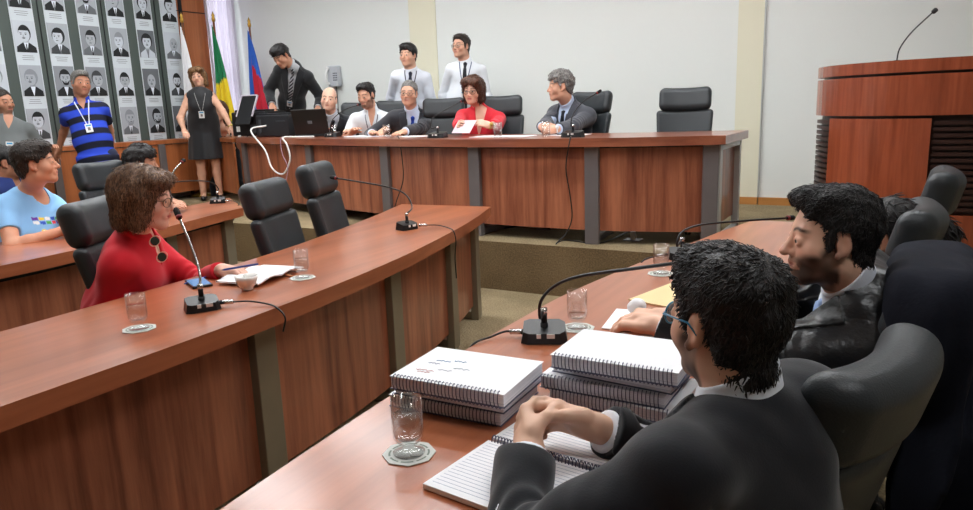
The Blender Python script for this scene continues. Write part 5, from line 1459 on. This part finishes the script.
mic((-5.900, 4.258, 0.837)[:2] + (0.0,), 40, [(-5.900, 4.258, 0.837)[:2] + (.5,), (-5.900, 4.258, 0.837), (-5.890, 4.301, 0.889), (-5.880, 4.344, 0.941), (-5.860, 4.401, 0.992)], 'microphone on a floor stand just behind the bearded man in light grey', silver=True, r=.008, head=.02, base=(.26, .26, .02))
mic((-3.446, 5.120, 1.156), 0, [(-3.512, 5.120, 1.240), (-3.501, 5.140, 1.320), (-3.425, 5.200, 1.380), (-3.281, 5.250, 1.450)], 'microphone on the stage desk between the older man and the woman in red', base=(.16, .12, .04))
mic((-2.140, 4.970, 1.156), 0, [(-2.160, 4.980, 1.240), (-2.147, 4.990, 1.320), (-2.079, 5.020, 1.410), (-1.981, 5.050, 1.470)], 'microphone on the stage desk just right of the clasped hands', base=(.16, .12, .04))
mic((-5.009, 5.550, 1.156), 0, [(-5.042, 5.550, 1.220), (-4.991, 5.550, 1.330), (-4.851, 5.580, 1.420), (-4.697, 5.600, 1.460)], 'microphone on the stage desk before the bald man', base=(.16, .12, .04))
# lectern microphone
t = empty('lectern_microphone', (-.075, 4.98, 1.572), 0, 'thin gooseneck microphone rising from the lectern top', 'microphone')
gp = [(-0.080, 4.980, 1.584), (-0.069, 4.980, 1.651), (-0.015, 4.980, 1.737), (0.076, 4.980, 1.833)]
bm = bmesh.new(); tube(bm, spline([Vector((gp[0][0], 4.98, 1.572)) - t.location] + [Vector(p) - t.location for p in gp], 8), .004, 8); from_bm('gooseneck', bm, M_BLACK, t, True)
e = Vector(gp[-1]) - t.location
bm = bmesh.new(); tube(bm, [e, e + Vector((.005, 0, .004)), e + Vector((.02, 0, .018)), e + Vector((.024, 0, .022))], [.006, .013, .013, .006], 12); from_bm('capsule', bm, M_BLACKM, t, True)
bm = bmesh.new(); lathe(bm, [(0, 0), (.022, 0), (.018, .01), (0, .012)], 14, c=(gp[0][0] + .075, 0, 0)); from_bm('base', bm, M_BLACKM, t, True)

# ------------------------------------------------------------------ glasses, cup, coasters
def goblet(loc, fill, label, sc_=1.0, group='water glasses', tumbler=False):
    t = empty('water_glass', loc, 0, label, 'glass', group)
    r, h = .0300, .112
    if tumbler: out = [(0, 0), (.028, 0), (.030, .01), (.033, .115)]; inn = [(.031, .115), (.028, .014), (0, .012)]; wb = .0125; wr_ = lambda z: .0275 + (z - .012) * .03
    else:
        out = [(0, 0), (.030, 0), (.031, .003), (.014, .008), (.0115, .014), (.013, .020), (.024, .026), (.029, .035), (r, .05), (.0295, h)]
        inn = [(.0278, h), (.0282, .05), (.0268, .037), (.020, .030), (0, .0285)]; wb = .029
    bm = bmesh.new(); lathe(bm, out + inn, 28); bm.transform(Matrix.Scale(sc_, 4)); from_bm('bowl', bm, M_GLASS, t, True)
    if fill > 0:
        z1 = wb + fill * (h - .035)
        pf = [(0, .0290), (.0195, .0305), (.0262, .0372), (.0276, .05), (.0277, z1), (0, z1)] if not tumbler else [(0, .0125), (.0276, .0145), (.0276 + (z1 - .014) * .028, z1), (0, z1)]
        if not tumbler and z1 < .05: pf = [(0, .0290), (.0195, .0305), (.0250, z1), (0, z1)]
        bm = bmesh.new(); lathe(bm, pf, 28); bm.transform(Matrix.Scale(sc_, 4)); from_bm('water', bm, M_WATER, t, True)
    return t
def coaster(x, y, z, rz, label, r=.052):
    t = empty('paper_coaster', (x, y, z), math.radians(rz), label, 'coaster', 'octagonal paper coasters')
    bm = bmesh.new(); prism(bm, [(r * math.cos(PI / 8 + k * PI / 4), r * math.sin(PI / 8 + k * PI / 4)) for k in range(8)], 0, .0015); from_bm('card', bm, plain('coaster_card', srgb(206, 208, 202), .6), t)
    bm = bmesh.new(); n = 40
    for ra, rb in ((.036, .040),):
        a_ = [bm.verts.new((ra * math.cos(2 * PI * k / n), ra * math.sin(2 * PI * k / n), .0018)) for k in range(n)]; b_ = [bm.verts.new((rb * math.cos(2 * PI * k / n), rb * math.sin(2 * PI * k / n), .0018)) for k in range(n)]
        for k in range(n):
            if k % 5 != 4: bm.faces.new((a_[k], b_[k], b_[(k + 1) % n], a_[(k + 1) % n]))
    from_bm('printed_ring', bm, plain('coaster_ink', srgb(120, 132, 120), .6), t)
for (x, y, f, who) in ((-2.055, 1.315, .62, 'left table near end, left of the microphone'), (-2.065, 2.045, .62, 'left table beyond the coffee cup'),
                       (-.785, 1.015, .66, 'right table nearest the camera'), (-.800, 1.875, .18, 'right table behind the large microphone'), (-.775, 2.63, .5, 'right table, far one beside its microphone')):
    coaster(x, y, TB, 12, 'octagonal coaster under the glass, ' + who)
    goblet((x, y, TB + .0022), f, ('nearly empty' if f < .3 else 'footed') + ' water glass, ' + who)
goblet((-5.148, 5.720, 1.157), .6, 'water glass on the stage desk before the bald man', 1.0, tumbler=True)
goblet((-4.091, 5.250, 1.157), .7, 'water glass on the stage desk between the hands of the older man', 1.0, tumbler=True)
goblet((-2.783, 4.980, 1.157), .6, 'water glass on the stage desk right of the woman in red', 1.05, tumbler=True)
goblet((-2.361, 4.970, 1.157), .5, 'water glass on the stage desk in front of the clasped hands', 1.05, tumbler=True)
t = empty('coffee_cup', (-2.125, 1.815, TB), math.radians(150), 'small white porcelain cup on the left table', 'cup')
bm = bmesh.new(); lathe(bm, [(0, .002), (.018, .002), (.020, 0), (.022, .004), (.021, .008), (.032, .02), (.040, .038), (.043, .055), (.0405, .055), (.037, .038), (.029, .022), (0, .010)], 28); from_bm('bowl', bm, M_CERAMIC, t, True)
bm = bmesh.new(); tube(bm, spline([(.036, 0, .047), (.055, 0, .046), (.060, 0, .034), (.050, 0, .022), (.032, 0, .021)], 5), .0035, 8); from_bm('handle', bm, M_CERAMIC, t, True)
t = empty('smartphone', (-2.385, 1.80, TB), math.radians(64), 'smartphone lying face up on the left table with a blue screen', 'phone')
bm = bmesh.new(); bx(bm, (0, 0, .005), (.075, .15, .009), bev=.003); from_bm('body', bm, M_BLACK, t)
bm = bmesh.new(); bx(bm, (0, 0, .0100), (.066, .132, .0006)); from_bm('screen', bm, plain('phone_screen', srgb(60, 84, 120), .1, emit=srgb(120, 170, 230), estr=.35), t)
# open booklet of the woman in red
def booklet(loc, rz, w, d, label, name='open_notebook', curl_=.01):
    t = empty(name, loc, math.radians(rz), label, 'notebook')
    for s in (-1, 1):
        cloth_strip('page_block', 8, 14, lambda u, v, s=s: (s * w * u, d * (v - .5), .004 + curl_ * math.sin(min(1, u * 1.2) * PI) + .002), M_PAPER, t, .006 * s)
    return t
booklet((-2.235, 1.985, TB + .004), 100, .15, .20, 'open white notebook on the left table under the hand of the woman in red')
def pen(p0, p1, m, label):
    bm = bmesh.new(); tube(bm, [p0, Vector(p0).lerp(Vector(p1), .08), Vector(p0).lerp(Vector(p1), .92), p1], [.0015, .0045, .0045, .003], 10); tag(from_bm('pen', bm, m, None, True), label, 'pen', 'pens on the left table')
M_BLUEPEN = plain('blue_plastic', srgb(40, 60, 130), .3)
pen((-2.321, 1.866, 0.800), (-2.154, 1.904, 0.830), M_BLUEPEN, 'dark blue pen held in the hand of the woman in red')
pen((-2.424, 1.762, 0.757), (-2.442, 1.881, 0.757), M_BLUEPEN, 'blue pen lying behind the smartphone')
pen((-2.207, 2.050, 0.757), (-2.110, 2.032, 0.757), plain('wood_pencil', srgb(190, 130, 80), .5), 'thin wooden stirrer lying beside the far glass')

# sunglasses hooked in the neckline of the woman in red
t = empty('sunglasses', (-2.394, 1.655, 0.932), 0, 'sunglasses with dark lenses hanging from the neckline of the red blouse', 'sunglasses')
for (c_, nm) in (((-2.400, 1.645, 0.952), 0), ((-2.377, 1.650, 0.892), 1)):
    c_ = Vector(c_) - t.location
    ax_ = Vector((.5, -.84, .2)).normalized(); u_ = ax_.orthogonal().normalized(); v_ = ax_.cross(u_)
    ring = [c_ + u_ * .022 * math.cos(a) + v_ * .017 * math.sin(a) for a in [2 * PI * k / 20 for k in range(21)]]
    bm = bmesh.new(); tube(bm, ring, .0016, 6, caps=False); f_ = from_bm('frame', bm, plain('gold_frame', srgb(206, 178, 150), .3, .2), t, True)
    bm = bmesh.new(); tube(bm, [c_ - ax_ * .0012, c_ + ax_ * .0012], .0165, 20); from_bm('lens', bm, plain('dark_lens', srgb(52, 58, 50), .1), f_)
bm = bmesh.new(); tube(bm, [Vector((-2.392, 1.645, 0.934)) - t.location, Vector((-2.385, 1.649, 0.911)) - t.location], .0025, 6); from_bm('bridge', bm, plain('gold_frame', srgb(206, 178, 150), .3, .2), t)

# ------------------------------------------------------------------ spiral bound volumes
M_COIL = plain('coil_dark', srgb(52, 58, 92), .35)
def volume(x, y, z, rz, w, d, h, label, coil=True, side=-1, group='spiral bound volumes', cover=None, marks=False, bend=0.0):
    """w along the spine, d across, spine at local y = side*d/2"""
    t = empty('spiral_bound_volume', (x, y, z), math.radians(rz), label, 'bound document', group)
    bm = bmesh.new(); bx(bm, (0, 0, h / 2), (w, d, h - .003), bev=.0015)
    from_bm('page_block', bm, stack_m, t)
    bm = bmesh.new(); bx(bm, (0, 0, h - .0008), (w + .004, d + .004, .0012)); from_bm('front_cover', bm, cover or M_PAPER, t)
    bm = bmesh.new(); bx(bm, (0, 0, .0008), (w + .004, d + .004, .0014)); from_bm('back_cover', bm, plain('back_cover_dark', srgb(90, 96, 124), .4), t)
    if coil:
        n = int(w / .0088); pts = []; R_ = h * .62; y0 = side * (d / 2 - .003)
        for k in range(n * 10 + 1):
            a = 2 * PI * k / 10; pts.append((-w / 2 + .006 + (w - .012) * k / (n * 10), y0 + R_ * math.cos(a) * .62, h / 2 + R_ * math.sin(a)))
        bm = bmesh.new(); tube(bm, pts, .0010, 5); from_bm('spiral_binding', bm, M_COIL, t, True)
    if marks:
        for (a, b, l, c) in ((-.09, .02, .035, (70, 130, 180)), (-.10, .0, .03, (120, 130, 160)), (-.05, .03, .03, (90, 140, 180)), (-.03, -.01, .04, (180, 190, 200)), (-.105, -.045, .045, (216, 150, 150)), (-.06, -.03, .035, (200, 200, 212)), (-.095, -.055, .03, (222, 160, 160))):
            bm = bmesh.new(); pts = [(a + l * q / 9, b + .003 * math.sin(q * 2.3 + a * 90) + .0015 * math.sin(q * 5), h + .0006) for q in range(10)]; tube(bm, pts, .0007, 4); from_bm('handwriting', bm, plain('ink_%d_%d' % (c[0], c[1]), srgb(*c), .6), t, True)
    return t
m, nt, b = new_mat('page_stack'); stack_m = m
tc = nt.nodes.new('ShaderNodeTexCoord'); sp = nt.nodes.new('ShaderNodeMapping'); sp.inputs['Scale'].default_value = (1, 1, 900); nz_ = nt.nodes.new('ShaderNodeTexNoise'); nz_.inputs['Scale'].default_value = 1.0
nt.links.new(tc.outputs['Object'], sp.inputs['Vector']); nt.links.new(sp.outputs['Vector'], nz_.inputs['Vector'])
rp = nt.nodes.new('ShaderNodeValToRGB'); rp.color_ramp.elements[0].position = .35; rp.color_ramp.elements[0].color = srgb(206, 208, 218); rp.color_ramp.elements[1].position = .6; rp.color_ramp.elements[1].color = srgb(246, 246, 250)
nt.links.new(nz_.outputs['Fac'], rp.inputs[0]); nt.links.new(rp.outputs[0], b.inputs['Base Color']); b.inputs['Roughness'].default_value = .8
volume(-.825, 1.285, TB, 3, .275, .195, .028, 'bottom spiral bound volume of the left stack', True)
volume(-.815, 1.290, TB + .0285, 2, .270, .195, .026, 'middle volume of the left stack, its spine turned away', False)
volume(-.800, 1.262, TB + .0555, 3, .272, .200, .030, 'top spiral bound volume of the left stack with handwriting on its cover', True, marks=True)
volume(-.505, 1.455, TB, -2, .280, .200, .028, 'bottom spiral bound volume of the right stack', True)
volume(-.530, 1.460, TB + .0285, 0, .280, .200, .028, 'second volume from the bottom of the right stack', True)
volume(-.510, 1.480, TB + .0570, -4, .275, .195, .028, 'plain-edged third volume of the right stack', False)
volume(-.500, 1.445, TB + .0855, 1, .275, .195, .030, 'top spiral bound volume of the right stack beside the near head', True)
# open spiral notebook under the near man's arms
t = empty('open_spiral_notebook', (-.53, 1.105, TB), math.radians(-6), 'open spiral notebook with lined pages beneath the clasped hands', 'notebook')
for s in (-1, 1):
    bm = bmesh.new(); bx(bm, (0, s * .104, .006), (.27, .196, .010), bev=.001); pg = from_bm('page_block', bm, M_PAPER, t)
    bm = bmesh.new()
    for k in range(17): bx(bm, (0, s * (.018 + .0105 * k), .0113), (.25, .0007, .0003))
    from_bm('ruled_lines', bm, plain('rule_ink', srgb(170, 180, 200), .7), pg)
pts = []
for k in range(36 * 8 + 1):
    a = 2 * PI * k / 8; pts.append((-.128 + .256 * k / (36 * 8), .009 * math.cos(a), .011 + .009 * math.sin(a)))
bm = bmesh.new(); tube(bm, pts, .0011, 5); from_bm('spiral_binding', bm, M_COIL, t, True)
# loose papers at the right table
sheet('paper_sheet', -.60, 2.02, TB, .297, .21, 8, 'white papers under the hands of the man in the gown', th=.003)
sheet('paper_sheet', -.42, 2.72, TB, .21, .15, 30, 'cream note sheet on the table in front of the bearded man', m=plain('cream_paper', srgb(236, 222, 190), .7))
sheet('paper_folder', -.62, 2.34, TB, .22, .30, -14, 'beige folder just beyond the blue-rimmed glasses', m=plain('beige_card', srgb(226, 200, 150), .7), th=.004, cat='folder')
bm = bmesh.new(); bmesh.ops.create_icosphere(bm, subdivisions=3, radius=.022)
for v in bm.verts:
    q = v.co * 60; v.co *= 1 + .25 * math.sin(q.x * 1.7 + q.y) * math.sin(q.z * 1.3 + 1)
    v.co.x *= 1.3
o = from_bm('tissue', bm, M_PAPER, None, True); o.location = (-.665, 2.0, TB + .05); tag(o, 'crumpled white tissue in the fingers of the bearded man', 'tissue')
# gown draped over the second chair
S = Sdf()
S.box((.105, 1.96, .62), (.060, .245, .36), .05, None, .03)
S.box((.085, 1.96, .935), (.105, .245, .09), .07, None, .04)
S.box((.15, 1.96, .42), (.050, .26, .30), .05, None, .05)
S.ell((.10, 1.74, .84), (.055, .05, .16), None, .05)
def fold(x, y, z):
    k = np.clip((1.05 - z) / .5, 0, 1)
    return .022 * k * np.sin(y * 55 + 3 * np.sin(z * 5) + x * 75) + .006 * noise3(x, y, z, 18, 44, 2)
P, F = S.mesh(.008, disp=fold)
tag(np_mesh('draped_gown', P, F, plain('black_crepe', srgb(25, 27, 36), .85, bump=.1, bscale=120, spec=.15)), 'black gown hanging over the back of a chair beside the bearded man', 'gown')
